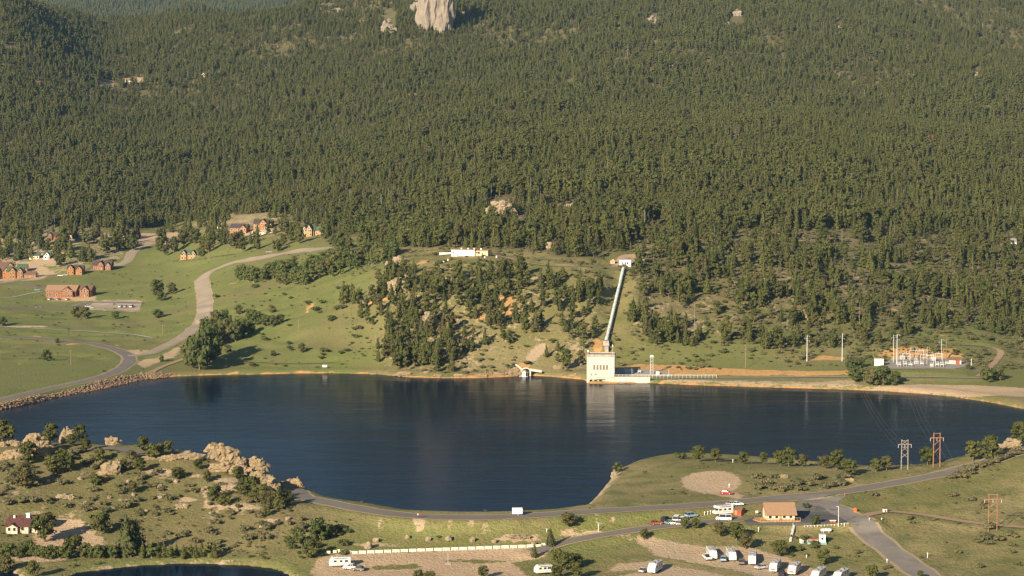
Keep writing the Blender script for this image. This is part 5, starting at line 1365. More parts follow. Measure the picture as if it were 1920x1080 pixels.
for x, w_ in ((-Wd/2 + 1.6, .9), (-Wd/2 + 4.4, .8)): window(t, x, 0, 4.6*s if w_ > .85 else .2, w_, 1.0, None)
window(t, Wd/2 + 7*s, 1.2, 4.5*s, 1.4, 1.2, None); window(t, Wd/2 + 3*s, 1.2, 5*s, .9, .8, None)
b = MB(); b.box(Wd/2 + 13*s, Wd/2 + 15*s, 1.14, 1.3, 0, 2.2); b.build('door', 'dark_steel', t)
p = hit(836, 477); t = tag(MB().box(-4.3, 4.3, 0, .4, -1, 1.2).box(-4.4, 4.4, -.05, .45, 1.2, 1.32).build('garden_wall', 'white_paint'), 'low white wall running left from the long building', 'wall'); t.location = p; t.rotation_euler.z = R(14)
for i, (u, v) in enumerate([(832,493),(840,489),(909,484),(931,483)]):
    p = hit(u, v); b = MB(); b.tube((0, 0, -.3), (0, 0, 1.0), .5, .45, 10); b.box(-.55, .55, -.55, .55, 1.0, 1.15)
    o = tag(b.build('utility_box', 'white_paint'), ['white vent stub on the grass, lower one left of the long building', 'white vent stub on the grass, upper one left of the long building', 'white vent stub in front of the tan annex', 'white vent stub beside the knoll track right of the annex'][i], 'vent'); o.location = p
# water outlet
c = Vector((*lake_pt(986, 705), 0)); s = c.y / F
t = thing('water_outlet', 'pale concrete outlet with an arched mouth and sloping wing walls on the shore', 'outlet', c, R(-4))
b = MB()
n = 9; r0, r1 = 7*s, 9.6*s
for i in range(n):
    a0, a1 = math.pi * i / n, math.pi * (i + 1) / n
    if i == n - 1 or True:
        b.add([(r*math.cos(a), y, 2.6 + r*.75*math.sin(a)) for y in (0, 1.2) for a in (a0, a1) for r in (r0, r1)], [(0,2,3,1),(4,5,7,6),(0,1,5,4),(2,6,7,3),(0,4,6,2),(1,3,7,5)])
b.box(r0, r1, 0, 1.2, -2, 2.6); b.box(-r1, -r0, 0, 1.2, -2, 2.6)
b.build('arch', 'white_concrete', t)
b = MB(); b.add([(r1*.8,.2,4.1),(30*s,.2,3.2),(30*s,.2,1.9),(r1*.8,.2,2.8),(r1*.8,1,4.1),(30*s,1,3.2),(30*s,1,1.9),(r1*.8,1,2.8)], [(0,3,2,1),(4,5,6,7),(0,1,5,4),(2,3,7,6),(1,2,6,5),(3,0,4,7)])
b.add([(-r1*.8,.2,4.3),(-20*s,2.2,6.6),(-20*s,2.2,5.7),(-r1*.8,.2,3.2),(-r1*.8,1,4.3),(-20*s,3,6.6),(-20*s,3,5.7),(-r1*.8,1,3.2)], [(0,3,2,1),(4,5,6,7),(0,1,5,4),(2,3,7,6),(1,2,6,5),(3,0,4,7)])
b.build('wing_wall', 'white_concrete', t)
b = MB(); b.box(-r0, r0, .9, 1.1, -2, 2.6 + r0*.72); b.build('opening', 'black_paint', t)
g = NG('foam_water'); g.out(g.mix(g.ramp(g.noise(2.5, 4, mul=(3, 1, .4)), .35, .65), (.85, .85, .82), (.55, .56, .54)), .5)
b = MB(); vs = []; fs = []
for j in range(9):
    k = j / 8; y = .5 - 3.2 * k ** .7; z = 2.7 * (1 - k ** 1.9) + .05
    for i in range(7): vs.append((-.9 + (i / 6 - .5) * (1.2 + 1.0 * k) + .1 * math.sin(i * 5 + j), y - .12 * math.sin(i * 3.1 + j * 1.7), z))
for j in range(8):
    for i in range(6): fs.append((j*7+i, j*7+i+1, j*7+i+8, j*7+i+7))
vs += [(x, y + .35, z - .25) for x, y, z in vs]; fs += [tuple(q + 63 for q in reversed(f)) for f in fs]
b.add(vs, fs); o = b.build('waterfall', 'foam_water'); struct(o); o['kind'] = 'structure'; o.location = c; o.rotation_euler.z = R(-4)
o.name = 'water_spill'
b = MB(); 
for i in range(14): b.ball((random.uniform(-3.4, 1.2), -2.8 + random.uniform(-1.3, .6), .02), random.uniform(.4, .9), 6, 0, .22)
o = struct(b.build('foam', 'foam_water'), 'stuff'); o.location = c
# office
p = hit(1466, 980); s = p.y / F
t = thing('office', 'office with a broad tan roof, yellow front and wooden deck beside the junction', 'office', p, R(3))
mw, mr = MB(), MB(); W = 53 * s; gable(mw, mr, -W/2, W/2, 2.0, 10.5, 2.7, 2.9, 'x', over=.75, th=.25)
mw.build('wall', 'cream_paint', t); rf = mr.build('roof', 'tan_roof', t)
b = MB(); b.add([(-W/2 - 2.6,0,-1.5),(W/2 + 1.8,.6,-1.5),(W/2 + 1.8,2.0,-1.5),(-W/2 - 4.4,4.5,-1.5),(-W/2 - 2.6,0,.45),(W/2 + 1.8,.6,.45),(W/2 + 1.8,2.0,.45),(-W/2 - 4.4,4.5,.45)], [(0,3,2,1),(4,5,6,7),(0,1,5,4),(1,2,6,5),(2,3,7,6),(3,0,4,7)]); b.box(-W/2 - 3.4, -W/2 - .1, 2.6, 8, -1.5, .40); dk = b.build('deck', 'wood_deck', t)
b = MB()
for i in range(13):
    k = i / 12; x = -W/2 - 2.5 + k * (W + 4.2); b.box(x - .05, x + .05, .05 + .6 * k, .15 + .6 * k, .45, 1.45)
b.add([(-W/2 - 2.6, .05, 1.4), (W/2 + 1.8, .65, 1.4), (W/2 + 1.8, .65, 1.52), (-W/2 - 2.6, .05, 1.52), (-W/2 - 2.6, .15, 1.4), (W/2 + 1.8, .75, 1.4), (W/2 + 1.8, .75, 1.52), (-W/2 - 2.6, .15, 1.52)], [(0,1,2,3),(7,6,5,4),(3,2,6,7),(0,4,5,1)]); b.build('railing', 'wood_deck', dk)
for x in (-3.6, -1.4, 1.2, 3.4): window(t, x, 2.0, 1.2, 1.0, 1.2, 'white_paint')
b = MB(); b.box(-.5, .4, 1.94, 2.1, .45, 2.45); b.build('door', 'wood_deck', t)
p = hit(1419, 966); t = thing('sign_board', 'small white notice board at the left corner of the office deck', 'sign', p, R(20)); b = MB(); b.box(-.5, .5, -.05, .05, .8, 1.6); b.build('board', 'white_paint', t); b = MB(); b.box(-.48, -.4, .06, .14, -.3, 1.6); b.box(.4, .48, .06, .14, -.3, 1.6); b.build('post', 'wood_deck', t)
# brown shed beside the motorhome
p = hit(1380, 966); t = thing('shed', 'low brown roofed shed right behind the white motorhome', 'shed', p, R(-28)); mw, mr = MB(), MB(); gable(mw, mr, -1.9, 1.9, 0, 3.0, 1.9, .7, 'x', over=.3, th=.15); mw.build('wall', 'red_shed', t); mr.build('roof', 'brown_roof', t); b = MB(); b.box(-.4, .4, -.05, .1, 0, 1.7); b.build('door', 'wood_deck', t)
# teal edged hut
p = hit(1530, 1021); s = p.y / F
t = thing('hut', 'small white hut on a teal edged platform on the grass slope', 'hut', p, R(-6))
b = MB(); b.box(-16*s, 20*s, 0, 3.4, -1.6, .7); b.build('platform', 'teal_paint', t)
b = MB(); b.box(6*s, 18*s, .6, 2.8, .7, 2.9); b.build('wall', 'white_paint', t); b = MB(); b.box(5.4*s, 18.6*s, .4, 3.0, 2.9, 3.06); b.build('roof', 'white_paint', t)
b = MB(); b.box(-12*s, 4*s, 1.2, 2.6, .7, 1.6); b.build('tank_cover', 'red_shed', t)
b = MB()
for x in (-16, -10, -4, 2): b.box(x*s, x*s + .08, .05, .13, .7, 1.5)
b.box(-16*s, 5*s, .05, .13, 1.42, 1.5); b.build('railing', 'white_paint', t); window(t, 12*s, .6, 1.5, .7, .7, None)
p = hit(1503, 1018); t = thing('utility_box', 'white slanted box at the left end of the teal platform', 'box', p, R(20)); b = MB(); b.prism([(-.5,-.3),(.5,-.3),(.5,.9),(-.5,1.4)], -.5, .5); b.build('cabinet', 'white_paint', t); b = MB(); b.box(-.3, .3, -.56, -.5, .1, .8); b.build('door', 'silver_paint', t)
p = hit(1549, 999); t = thing('propane_tank', 'long white propane tank lying on the grass above the hut', 'tank', p, R(3)); b = MB(); b.tube((-1.4, 0, .95), (1.4, 0, .95), .5, n=14); b.ball((-1.4, 0, .95), .5, 12); b.ball((1.4, 0, .95), .5, 12); b.build('vessel', 'white_paint', t)
for x in (-.9, .9): b = MB(); b.box(x - .15, x + .15, -.35, .35, -.3, .55); b.build('support', 'grey_concrete', t)
b = MB(); b.tube((0, 0, 1.4), (0, 0, 1.65), .2); b.build('valve_dome', 'silver_paint', t)
p = hit(1562, 981); t = thing('shed', 'tiny pink roofed kiosk at the lower edge of the asphalt lot', 'kiosk', p, R(4)); b = MB(); b.box(-.95, .95, 0, 1.0, -.2, .75); b.build('wall', 'red_shed', t); b = MB(); b.box(-1.05, 1.05, -.1, 1.1, .75, .95); b.build('roof', 'white_paint', t)

# ------------------------------------------------------------------ poles, lines, substation
def steel_pole(u, v, vtop, label, m='steel', r=.28):
    p = hit(u, v); h = (v - vtop) * p.y / F
    t = thing('steel_pole', label, 'pole', p)
    b = MB(); b.tube((0, 0, -1), (0, 0, h), r, r * .62, 10); b.build('shaft', m, t)
    b = MB(); b.tube((0, 0, -.5), (0, 0, .35), r * 1.9, r * 1.9, 10); b.build('footing', 'grey_concrete', t)
    b = MB()
    for k in range(3):
        sg = -1 if k % 2 else 1; z = h - .5 - k * 1.3; b.tube((0, 0, z), (sg * 1.3, 0, z + .15), .07, .05, 5); b.tube((sg * 1.3, 0, z + .1), (sg * 1.3, 0, z - .55), .09, .06, 6)
    b.build('insulator_arm', m, t)
    return p, h
SP = []
for u, v, vt, lab in [(1513,677,628,'thick bright steel pole, left one of the pair standing apart'),(1579,677,624,'thick bright steel pole, right one of the pair standing apart'),(1675,680,627,'bluish steel pole, left of the close pair at the substation'),(1681.5,684,626,'white steel pole, right of the close pair at the substation'),(1738,683,650,'short pole in the middle of the substation yard'),(1765,676,635,'thin pole, left of the pair at the right end of the substation'),(1774,674,632,'pole at the right end of the substation against the cut bank')]:
    SP.append(steel_pole(u, v, vt, lab, 'steel' if u != 1774 else 'pole_wood', .30 if u < 1700 and u != 1675 else .2))
for u, v, vt, lab in [(1821,690,672,'short white pole at the right corner of the substation'),(1640,676,652,'wooden pole leaning over the orange bank, left one'),(1654,674,654,'wooden pole leaning over the orange bank, right one'),(560,617,600,'thin pole alone on the green slope left of the bank woods'),(133,684,656,'wooden pole in the meadow inside the road loop'),(305,627,606,'thin wooden pole in the meadow above the road fork'),(1398,690,645,'wooden pole at the edge of the wooded slope left of the steel poles'),(1302,632,565,'tall pale dead trunk like pole among the trees right of the pipe')]:
    p = hit(u, v); h = (v - vt) * p.y / F
    t = thing('utility_pole', lab, 'pole', p); t.rotation_euler.y = -.18 if 'leaning' in lab else 0
    b = MB(); b.tube((0, 0, -1), (0, 0, h), .17, .11, 8); b.build('shaft', 'white_paint' if 'white' in lab else ('grey_bark' if 'pale' in lab else 'pole_wood'), t)
    b = MB(); b.box(-.9, .9, -.06, .06, h - .6, h - .45)
    for x in (-.8, .8): b.tube((x, 0, h - .45), (x, 0, h - .2), .06, n=6)
    b.build('crossarm', 'pole_wood', t)
def equip(kindn, u, v, s, label, group=None):
    p = hit(u, v); k = s
    if kindn == 'transformer':
        t = thing('transformer', label, 'transformer', p, random.uniform(-.2, .2), group)
        b = MB(); b.box(-1.2*k, 1.2*k, -.8*k, .8*k, -.3, 1.9*k); b.build('tank', 'silver_paint', t)
        b = MB()
        for i in range(6): b.box(-1.1*k + i*.42*k, -.95*k + i*.42*k, -1.15*k, -.82*k, .3, 1.6*k)
        b.build('radiator', 'steel', t)
        for x in (-.7, 0, .7):
            b = MB(); b.tube((x*k, 0, 1.9*k), (x*1.3*k, 0, 3.0*k), .16*k, .09*k, 8); b.ball((x*1.3*k, 0, 3.05*k), .17*k, 6); b.build('bushing', 'silver_paint', t)
    elif kindn == 'breaker':
        t = thing('circuit_breaker', label, 'breaker', p, random.uniform(-.2, .2), group)
        b = MB()
        for x in (-.9, .9): b.box(x*k - .08, x*k + .08, -.4, .4, -.3, 1.3*k)
        b.box(-1.1*k, 1.1*k, -.45, .45, 1.3*k, 1.9*k); b.build('frame', 'steel', t)
        for x in (-.8, 0, .8):
            b = MB(); b.tube((x*k, 0, 1.9*k), (x*k, -.5*k, 3.1*k), .15*k, .1*k, 8); b.tube((x*k, 0, 1.9*k), (x*k, .5*k, 3.1*k), .15*k, .1*k, 8); b.build('insulator', 'silver_paint', t)
    else:
        t = thing('switch_frame', label, 'frame', p, random.uniform(-.15, .15), group)
        b = MB(); h = 5.2 * k
        for x in (-2.0, 2.0): b.box(x*k - .1, x*k + .1, -.1, .1, -.3, h)
        b.box(-2.3*k, 2.3*k, -.12, .12, h - .25, h); b.box(-2.1*k, 2.1*k, -.08, .08, h * .62, h * .62 + .14); b.build('frame', 'steel', t)
        b = MB()
        for x in (-1.5, 0, 1.5): b.tube((x*k, 0, h), (x*k, 0, h + .9*k), .11, .08, 6)
        b.build('insulator', 'silver_paint', t)
    return t
GE = 'substation equipment'
for i, (kn, u, v, s, lab) in enumerate([
 ('transformer',1692,674,1.15,'large white transformer at the back left of the substation'),
 ('switch_frame',1700,680,1.0,'steel frame behind the bright steel pole pair'),('switch_frame',1712,676,1.1,'steel frame in the back row left of the yard middle'),('switch_frame',1724,676,1.1,'steel frame in the back row of the yard middle'),
 ('breaker',1686,688,.9,'breaker at the front left of the substation'),('breaker',1697,687,.95,'second breaker from the left in the substation front row'),('breaker',1707,688,.9,'third breaker from the left in the substation front row'),
 ('transformer',1718,683,1.0,'low transformer in the middle of the substation'),('breaker',1728,686,.9,'breaker just right of the low middle transformer'),('switch_frame',1732,681,.9,'steel frame beside the short yard pole'),
 ('transformer',1750,677,1.2,'large pale transformer at the back right of the substation'),('switch_frame',1744,683,.95,'steel frame in front of the large pale transformer'),('transformer',1747,688,.8,'small transformer in the front row right of the short yard pole'),
 ('breaker',1757,688,.95,'breaker in the front row below the large pale transformer'),('breaker',1766,688,.9,'rightmost breaker of the substation front row'),('switch_frame',1760,680,1.0,'steel frame left of the substation right end'),('breaker',1775,685,.8,'small breaker near the red shed')]):
    equip(kn, u, v, s, lab, GE)
p = hit(1648, 686); s = p.y / F
t = thing('control_hut', 'plain white flat roofed hut at the left end of the substation', 'hut', p, R(-8)); b = MB(); b.box(-8.5*s, 8.5*s, 0, 5, -1.5, 12*s); b.build('wall', 'white_paint', t); b = MB(); b.box(-8.5*s - .2, 8.5*s + .2, -.2, 5.2, 12*s, 12*s + .25); b.build('roof', 'cream_paint', t); b = MB(); b.box(1, 1.9, -.05, .1, 0, 2.1); b.build('door', 'silver_paint', t)
p = hit(1791, 683); t = thing('shed', 'red and cream shed at the right end of the substation', 'shed', p, R(-12)); mw, mr = MB(), MB(); gable(mw, mr, -3.4, 3.2, 0, 4.5, 2.3, 1.3, 'x', over=.3, th=.15); mw.build('wall', 'cream_paint', t); mr.build('roof', 'brown_roof', t); b = MB(); b.box(.2, 2.4, -.06, .1, 0, 2.0); b.build('door', 'red_shed', t)
# equipment on the quay
equip('transformer', 1176, 701, 1.25, 'cream transformer with tall bushings right beside the power house'); equip('transformer', 1185, 700, .9, 'smaller transformer right of the cream one on the quay')
equip('breaker', 1199, 700, .8, 'white breaker on the quay between the transformers and the lattice tower')
p = hit(1233, 703); t = thing('cabinet', 'white cabinet on the quay right of the lattice tower', 'cabinet', p); b = MB(); b.box(-.9, .9, -.6, .6, -.2, 1.9); b.build('body', 'white_paint', t); b = MB(); b.box(-.6, .6, -.66, -.6, .2, 1.6); b.build('door', 'silver_paint', t)
p = hit(1222, 702); h = 33 * p.y / F
t = thing('lattice_tower', 'narrow grey lattice tower on the quay', 'tower', p); b = MB()
for x in (-.8, .8):
    for y in (-.8, .8): b.tube((x, y, -.3), (x * .8, y * .8, h), .09, n=5)
for i in range(6):
    z0, z1 = h * i / 6, h * (i + 1) / 6
    for y in (-.75, .75): b.tube((-.75, y, z0), (.75, y, z1), .05, n=4); b.tube((.75, y, z0), (-.75, y, z1), .05, n=4)
    for x in (-.75, .75): b.tube((x, -.75, z0), (x, .75, z1), .05, n=4)
b.build('lattice', 'steel', t); b = MB(); b.box(-1.3, 1.3, -.9, .9, h - .1, h + .12); b.box(-.9, .9, -.5, .5, h + .12, h + 1.1); b.build('platform', 'steel', t)
for i, (u, v, hp) in enumerate([(1185,706,14),(1254,706,12)]):
    p = hit(u, v); h = hp * p.y / F; t = thing('lamp_post', ['white lamp post on the quay in front of the transformers', 'white lamp post on the quay right of the white cabinet'][i], 'lamp post', p); b = MB(); b.tube((0,0,-.3), (0,0,h), .09, .06, 6); b.build('pole', 'white_paint', t); b = MB(); b.box(-.5, .1, -.12, .12, h - .05, h + .1); b.build('lamp_head', 'silver_paint', t)
# H frames of the power line
tops = {}
def hframe(u, v, vtop, wpx, label, m, key, braces=2):
    p = hit(u, v); h = (v - vtop) * p.y / F; w_ = wpx * p.y / F / 2
    t = thing('pylon', label, 'pylon', p, R(4))
    for sx in (-1, 1): b = MB(); b.tube((sx*w_, 0, -1), (sx*w_*.92, 0, h), .24 if key != 'c' else .16, .17 if key != 'c' else .12, 8); b.build('pole', m, t)
    b = MB(); b.box(-w_*2.0, w_*2.0, -.14, .14, h * .84, h * .84 + .28); b.build('crossarm', m, t)
    b = MB(); b.box(-w_*1.1, w_*1.1, -.09, .09, h * .97, h * .97 + .16); b.build('top_arm', 'pole_wood', t)
    b = MB()
    for i in range(braces):
        z0, z1 = h * (.40 + .22 * i), h * (.58 + .22 * i); b.tube((-w_, 0, z0), (w_, 0, z1), .11, n=5)
        if braces > 2 or (m == 'pole_wood' and i == 1): b.tube((w_, 0, z0), (-w_, 0, z1), .11, n=5)
    b.build('brace', m, t)
    b = MB()
    for x in (-1.9, 0, 1.9): b.tube((x*w_, 0, h * .84), (x*w_, 0, h * .84 - 1.1), .1, n=6)
    b.build('insulator', 'steel', t)
    tops[key] = [Vector(p) + Vector((x*w_, 0, h * .84 - 1.1)) for x in (-1.9, 0, 1.9)]
hframe(1696, 881, 824, 13, 'grey wooden power line frame beside the shore with crossed braces', 'grey_wood', 'a', 3)
hframe(1756, 876, 810, 13, 'red brown wooden power line frame beside the shore, taller than the grey one', 'red_pole_wood', 'b')
hframe(1861, 996, 924, 17, 'thin orange power line frame standing in brown shrubs on the right hand grass', 'red_pole_wood', 'c')
def cable(a, b_, sag, label):
    P = [a.lerp(b_, k / 16) + Vector((0, 0, -sag * 4 * (k / 16) * (1 - k / 16))) - a for k in range(17)]
    m = MB(); m.path(P, .022, 4); o = tag(m.build('power_line', 'dark_steel'), label, 'cable', 'power lines over the lake'); o.location = a
pa = SP[1][0] + Vector((0, 0, SP[1][1])); pb = SP[3][0] + Vector((0, 0, SP[3][1]))
for i in range(3):
    cable(tops['a'][i], pa + Vector(((i - 1) * 1.3, 0, -.6 - i * 1.3)), 9, 'thin line hanging over the lake from the grey frame to the steel pole standing apart')
    cable(tops['b'][i], pb + Vector(((i - 1) * 1.3, 0, -.6 - i * 1.3)), 9, 'thin line hanging over the lake from the red brown frame to the substation pole')
    cable(tops['c'][i], tops['b'][i], 5, 'thin line from the orange frame to the red brown frame')

# ------------------------------------------------------------------ vehicles
def wheels(t, xs, w_, r=.36):
    for x in xs:
        for s in (-1, 1):
            b = MB(); b.tube((x, s * (w_/2 - .22), r), (x, s * (w_/2 + .02), r), r, n=14); wh = b.build('wheel', 'rubber', t)
            b = MB(); b.tube((x, s * (w_/2 + .02), r), (x, s * (w_/2 + .035), r), r * .58, n=10); b.build('rim', 'silver_paint', wh)
def car(u, v, rz, paint, label, typ='sedan', name='parked_car', cat='car', group=None, y0=520):
    p = hit(u, v, y0); t = thing(name, label, cat, p + Vector((0, 0, .12)), rz, group)
    L, W = {'sedan': (4.5, 1.8), 'suv': (4.7, 1.9), 'pickup': (5.6, 2.0), 'van': (5.4, 2.05)}[typ]; h = L / 2
    bod = {'sedan': [(-h,.45),(-h+.05,.85),(-h+.9,.95),(h-1.3,.93),(h-.15,.78),(h,.45),(h-.1,.25),(-h+.1,.25)],
           'suv': [(-h,.5),(-h+.05,1.05),(h-1.25,1.05),(h-.15,.9),(h,.5),(h-.1,.28),(-h+.1,.28)],
           'pickup': [(-h,.55),(-h,1.1),(h-1.4,1.1),(h-.1,.98),(h,.55),(h-.1,.35),(-h+.1,.35)],
           'van': [(-h,.5),(-h,1.2),(h-.9,1.2),(h-.1,.95),(h,.5),(h-.1,.3),(-h+.1,.3)]}[typ]
    b = MB(); b.prism(bod, -W/2, W/2); b.build('body', paint, t, .07)
    a0, a1, c0, c1, z0, z1 = {'sedan': (-h+.55, h-1.25, -h+1.2, h-2.1, .92, 1.42), 'suv': (-h+.15, h-1.2, -h+.5, h-1.95, 1.02, 1.68), 'pickup': (-.6, h-1.35, -.4, h-2.05, 1.08, 1.75), 'van': (-h+.05, h-.85, -h+.15, h-1.7, 1.18, 2.1)}[typ]
    b = MB(); i = .16
    b.add([(a0,-W/2+.06,z0),(a1,-W/2+.06,z0),(a1,W/2-.06,z0),(a0,W/2-.06,z0),(c0,-W/2+i+.06,z1),(c1,-W/2+i+.06,z1),(c1,W/2-i-.06,z1),(c0,W/2-i-.06,z1)], [(0,3,2,1),(4,5,6,7),(0,1,5,4),(1,2,6,5),(2,3,7,6),(3,0,4,7)]); b.build('window', 'glass', t)
    b = MB(); b.box(c0 - .03, c1 + .03, -W/2 + i + .03, W/2 - i - .03, z1, z1 + .06)
    for x in (a0 + (c0 - a0) * .5, (c0 + c1) / 2, a1 + (c1 - a1) * .5):
        for s in (-1, 1): b.box(x - .06, x + .06, s * (W/2 - .12) - .03, s * (W/2 - .12) + .03, z0, z1)
    b.build('roof', paint, t, .03)
    if typ == 'pickup':
        b = MB(); b.box(-h + .15, -.75, -W/2 + .15, W/2 - .15, 1.1, 1.14); b.build('load_bed', 'black_paint', t)
    wheels(t, (-h + .95, h - .95), W, .34 if typ == 'sedan' else .39)
    for s in (-1, 1):
        b = MB(); b.box(h - .14, h - .02, s * (W/2 - .35) - .2, s * (W/2 - .35) + .2, .62, .78); b.build('headlight', 'silver_paint', t)
        b = MB(); b.box(-h - .015, -h + .05, s * (W/2 - .2) - .12, s * (W/2 - .2) + .12, .68, .84); b.build('tail_light', 'red_paint', t)
    b = MB(); b.box(h - .06, h + .04, -W/2 + .1, W/2 - .1, .36, .5); b.box(-h - .04, -h + .06, -W/2 + .1, W/2 - .1, .36, .52); b.build('bumper', 'black_paint', t)
    return t
def camper(u, v, rz, label, L=9.0, W=2.5, H=3.1, stripe='silver_paint', slope=1.5, group=None, name='camper_trailer', cat='camper', slide=True, motor=False, y0=520):
    """front end at the origin pointing to -y, body running back along +y; outline in side view pushed across"""
    p = hit(u, v, y0); t = thing(name, label, cat, p + Vector((0, 0, .1)), rz, group)
    out = [(0,.55),(0,1.5),(.12,1.9),(slope,H-.12),(slope+.3,H),(L-.1,H),(L,H-.15),(L,.6),(L-.3,.5),(.4,.5)]
    if motor: out = [(0,.5),(0,1.25),(.9,1.45),(1.5,2.2),(.6,2.35),(.5,H-.2),(.8,H),(L-.1,H),(L,H-.15),(L,.6),(L-.3,.45),(.3,.42)]
    b = MB(); b.prism(out, -W/2, W/2)
    b.v = [(y, x, z) for x, y, z in b.v]; b.build('body', 'camper_paint', t, .06)
    b = MB()
    for s in (-1, 1): b.box(s*W/2 - .012, s*W/2 + .012, .5, L - .2, .95, 1.25)
    b.build('stripe', stripe, t)
    b = MB()
    if motor: b.add([(-W/2+.2,.93,1.47),(W/2-.2,.93,1.47),(W/2-.2,1.46,2.17),(-W/2+.2,1.46,2.17),(-W/2+.2,.90,1.50),(W/2-.2,.90,1.50),(W/2-.2,1.42,2.20),(-W/2+.2,1.42,2.20)], [(0,1,2,3),(7,6,5,4),(0,4,5,1),(1,5,6,2),(2,6,7,3),(3,7,4,0)]); b.build('windscreen', 'glass', t)
    else: b.box(-W/2 + .5, W/2 - .5, -.03, .05, 1.0, 1.45); b.build('front_panel', stripe, t)
    for s in (-1, 1):
        for y, wd in ((L*.28, 1.0), (L*.55, .8), (L*.8, 1.1)):
            b = MB(); b.box(s*W/2 - .02, s*W/2 + .025, y - wd/2, y + wd/2, 1.6, 2.2); b.build('window', 'glass', t)
    b = MB(); b.box(W/2 - .02, W/2 + .03, L*.4 - .35, L*.4 + .35, .6, 2.4); d = b.build('door', 'cream_paint', t); b = MB(); b.box(W/2 + .03, W/2 + .06, L*.4 + .2, L*.4 + .28, 1.4, 1.55); b.build('handle', 'dark_steel', d)
    b = MB(); b.box(-W/2 + .1, W/2 - .1, slope + .35, L - .2, H - .02, H + .03); b.build('roof_membrane', 'silver_paint', t)
    for y in (L*.35, L*.72):
        b = MB(); b.box(-.45, .45, y - .6, y + .6, H, H + .3, taper=.08); b.build('air_conditioner', 'grey_roof', t)
    for x, y in ((.75, L*.2), (-.75, L*.52), (.75, L*.6), (-.7, L*.88)):
        b = MB(); b.box(x - .2, x + .2, y - .2, y + .2, H, H + .1); b.build('roof_vent', 'dark_steel', t)
    b = MB(); b.tube((W/2 + .1, L*.25, H - .25), (W/2 + .1, L*.85, H - .25), .11, n=8); b.build('awning', 'dark_steel', t)
    if slide:
        b = MB(); b.box(-W/2 - .55, -W/2 + .02, L*.4, L*.72, .8, H - .35); so_ = b.build('slide_out', 'white_paint', t, .03); b = MB(); b.box(-W/2 - .57, -W/2 - .54, L*.46, L*.66, 1.5, 2.2); b.build('window', 'glass', so_)
    for y in ((L*.2, L*.75) if motor else (L*.58, L*.68)):
        for s in (-1, 1):
            b = MB(); b.tube((s*(W/2 - .28), y, .38), (s*(W/2 - .03), y, .38), .38, n=12); b.build('wheel', 'rubber', t)
    if not motor:
        b = MB(); b.box(-.06, .06, -1.3, .4, .45, .57); b.tube((0, -1.1, .45), (0, -1.1, -.1), .06, n=6); b.build('hitch', 'dark_steel', t)
    return t
GR = 'campers parked in a row on the dirt'
for i, (u, v, rz, L, stripe, lab) in enumerate([(1338,1051,2,9.5,'silver_paint','leftmost white camper of the row on the dirt'),(1374,1054,0,9.8,'silver_paint','second camper from the left in the row, with a dark car at its side'),(1410,1061,-8,9.8,'silver_paint','third camper from the left in the row, dark coupe parked right of it'),(1449,1075,-16,9.5,'dark_steel','fourth camper from the left in the row, turned a little right'),(1484,1080,-20,9.0,'red_shed','fifth camper from the left in the row, with a red banded front'),(1527,1090,-24,9.5,'silver_paint','sixth camper from the left in the row, cut by the bottom edge'),(1568,1092,-28,9.0,'silver_paint','rightmost camper of the row at the bottom edge')]):
    camper(u, v, R(rz), lab, L, stripe=stripe, group=GR, slide=False, W=2.4, H=2.8)
camper(1221, 1077, R(-22), 'white camper with a teal stripe standing alone on the dirt left of the row', 8.0, stripe='teal_paint')
camper(617, 1063, R(-82), 'long white camper at the left end of the dirt lot beside a pickup', 6.8, stripe='silver_paint', slope=.8, slide=False)
camper(1003, 1077, R(-72), 'small white camper at the bottom edge near the shaded grove', 5.4, H=2.8, slope=.8, slide=False)
camper(1338, 966, R(-68), 'white motorhome parked beside the brown roofed shed', 7.0, motor=True, name='motorhome', cat='motorhome', slide=False, stripe='silver_paint')
car(1357, 976, R(170), 'white_paint', 'white van in front of the motorhome', 'van', 'parked_van', 'van')
car(660, 1068, R(165), 'white_paint', 'white pickup towed up to the long camper on the dirt lot', 'pickup', 'pickup_truck', 'pickup')
car(672, 1070, R(160), 'dark_steel', 'dark car in the shade right of the white pickup on the dirt lot', 'sedan')
car(1362, 927, R(-18), 'red_paint', 'red car parked on the round dirt clearing', 'sedan')
car(1382, 948, R(10), 'white_paint', 'white car on the road behind the motorhome, right one', 'sedan'); car(1373, 948, R(10), 'silver_paint', 'silver car on the road behind the motorhome, left one', 'sedan')
GC = 'cars parked left of the motorhome'
for u, v, rz, pt, typ, lab in [(1230,984,15,'red_shed','sedan','dark red car, leftmost of those parked left of the motorhome'),(1248,978,60,'black_paint','suv','black car with its hatch towards the dam road, second from the left'),(1258,983,20,'teal_paint','sedan','teal car in front of the white van left of the motorhome'),(1269,978,75,'white_paint','van','white van among the cars left of the motorhome'),(1280,978,70,'white_paint','suv','white car right of the white van among the parked cars'),(1268,984,10,'white_paint','sedan','low white car in front of the white van'),(1296,970,30,'blue_paint','suv','bluish car under the small dark pines'),(1278,985,10,'silver_paint','sedan','silver car right of the low white one')]:
    car(u, v, R(rz), pt, lab, typ, group=GC)
car(1357, 1052, R(80), 'blue_paint', 'bluish car between the first and second campers', 'suv'); car(1326, 1049, R(100), 'white_paint', 'white pickup at the left side of the first camper', 'pickup', 'pickup_truck', 'pickup')
car(1391, 1058, R(80), 'dark_steel', 'dark car between the second and third campers', 'suv'); car(1427, 1067, R(-150), 'silver_paint', 'silver coupe with a dark roof right of the third camper', 'sedan'); car(1466, 1080, R(75), 'black_paint', 'black car between the fourth and fifth campers', 'suv')
car(1207, 1073, R(60), 'silver_paint', 'silver car behind the camper with the teal stripe', 'sedan')
GL = 'cars in the lodge car park'
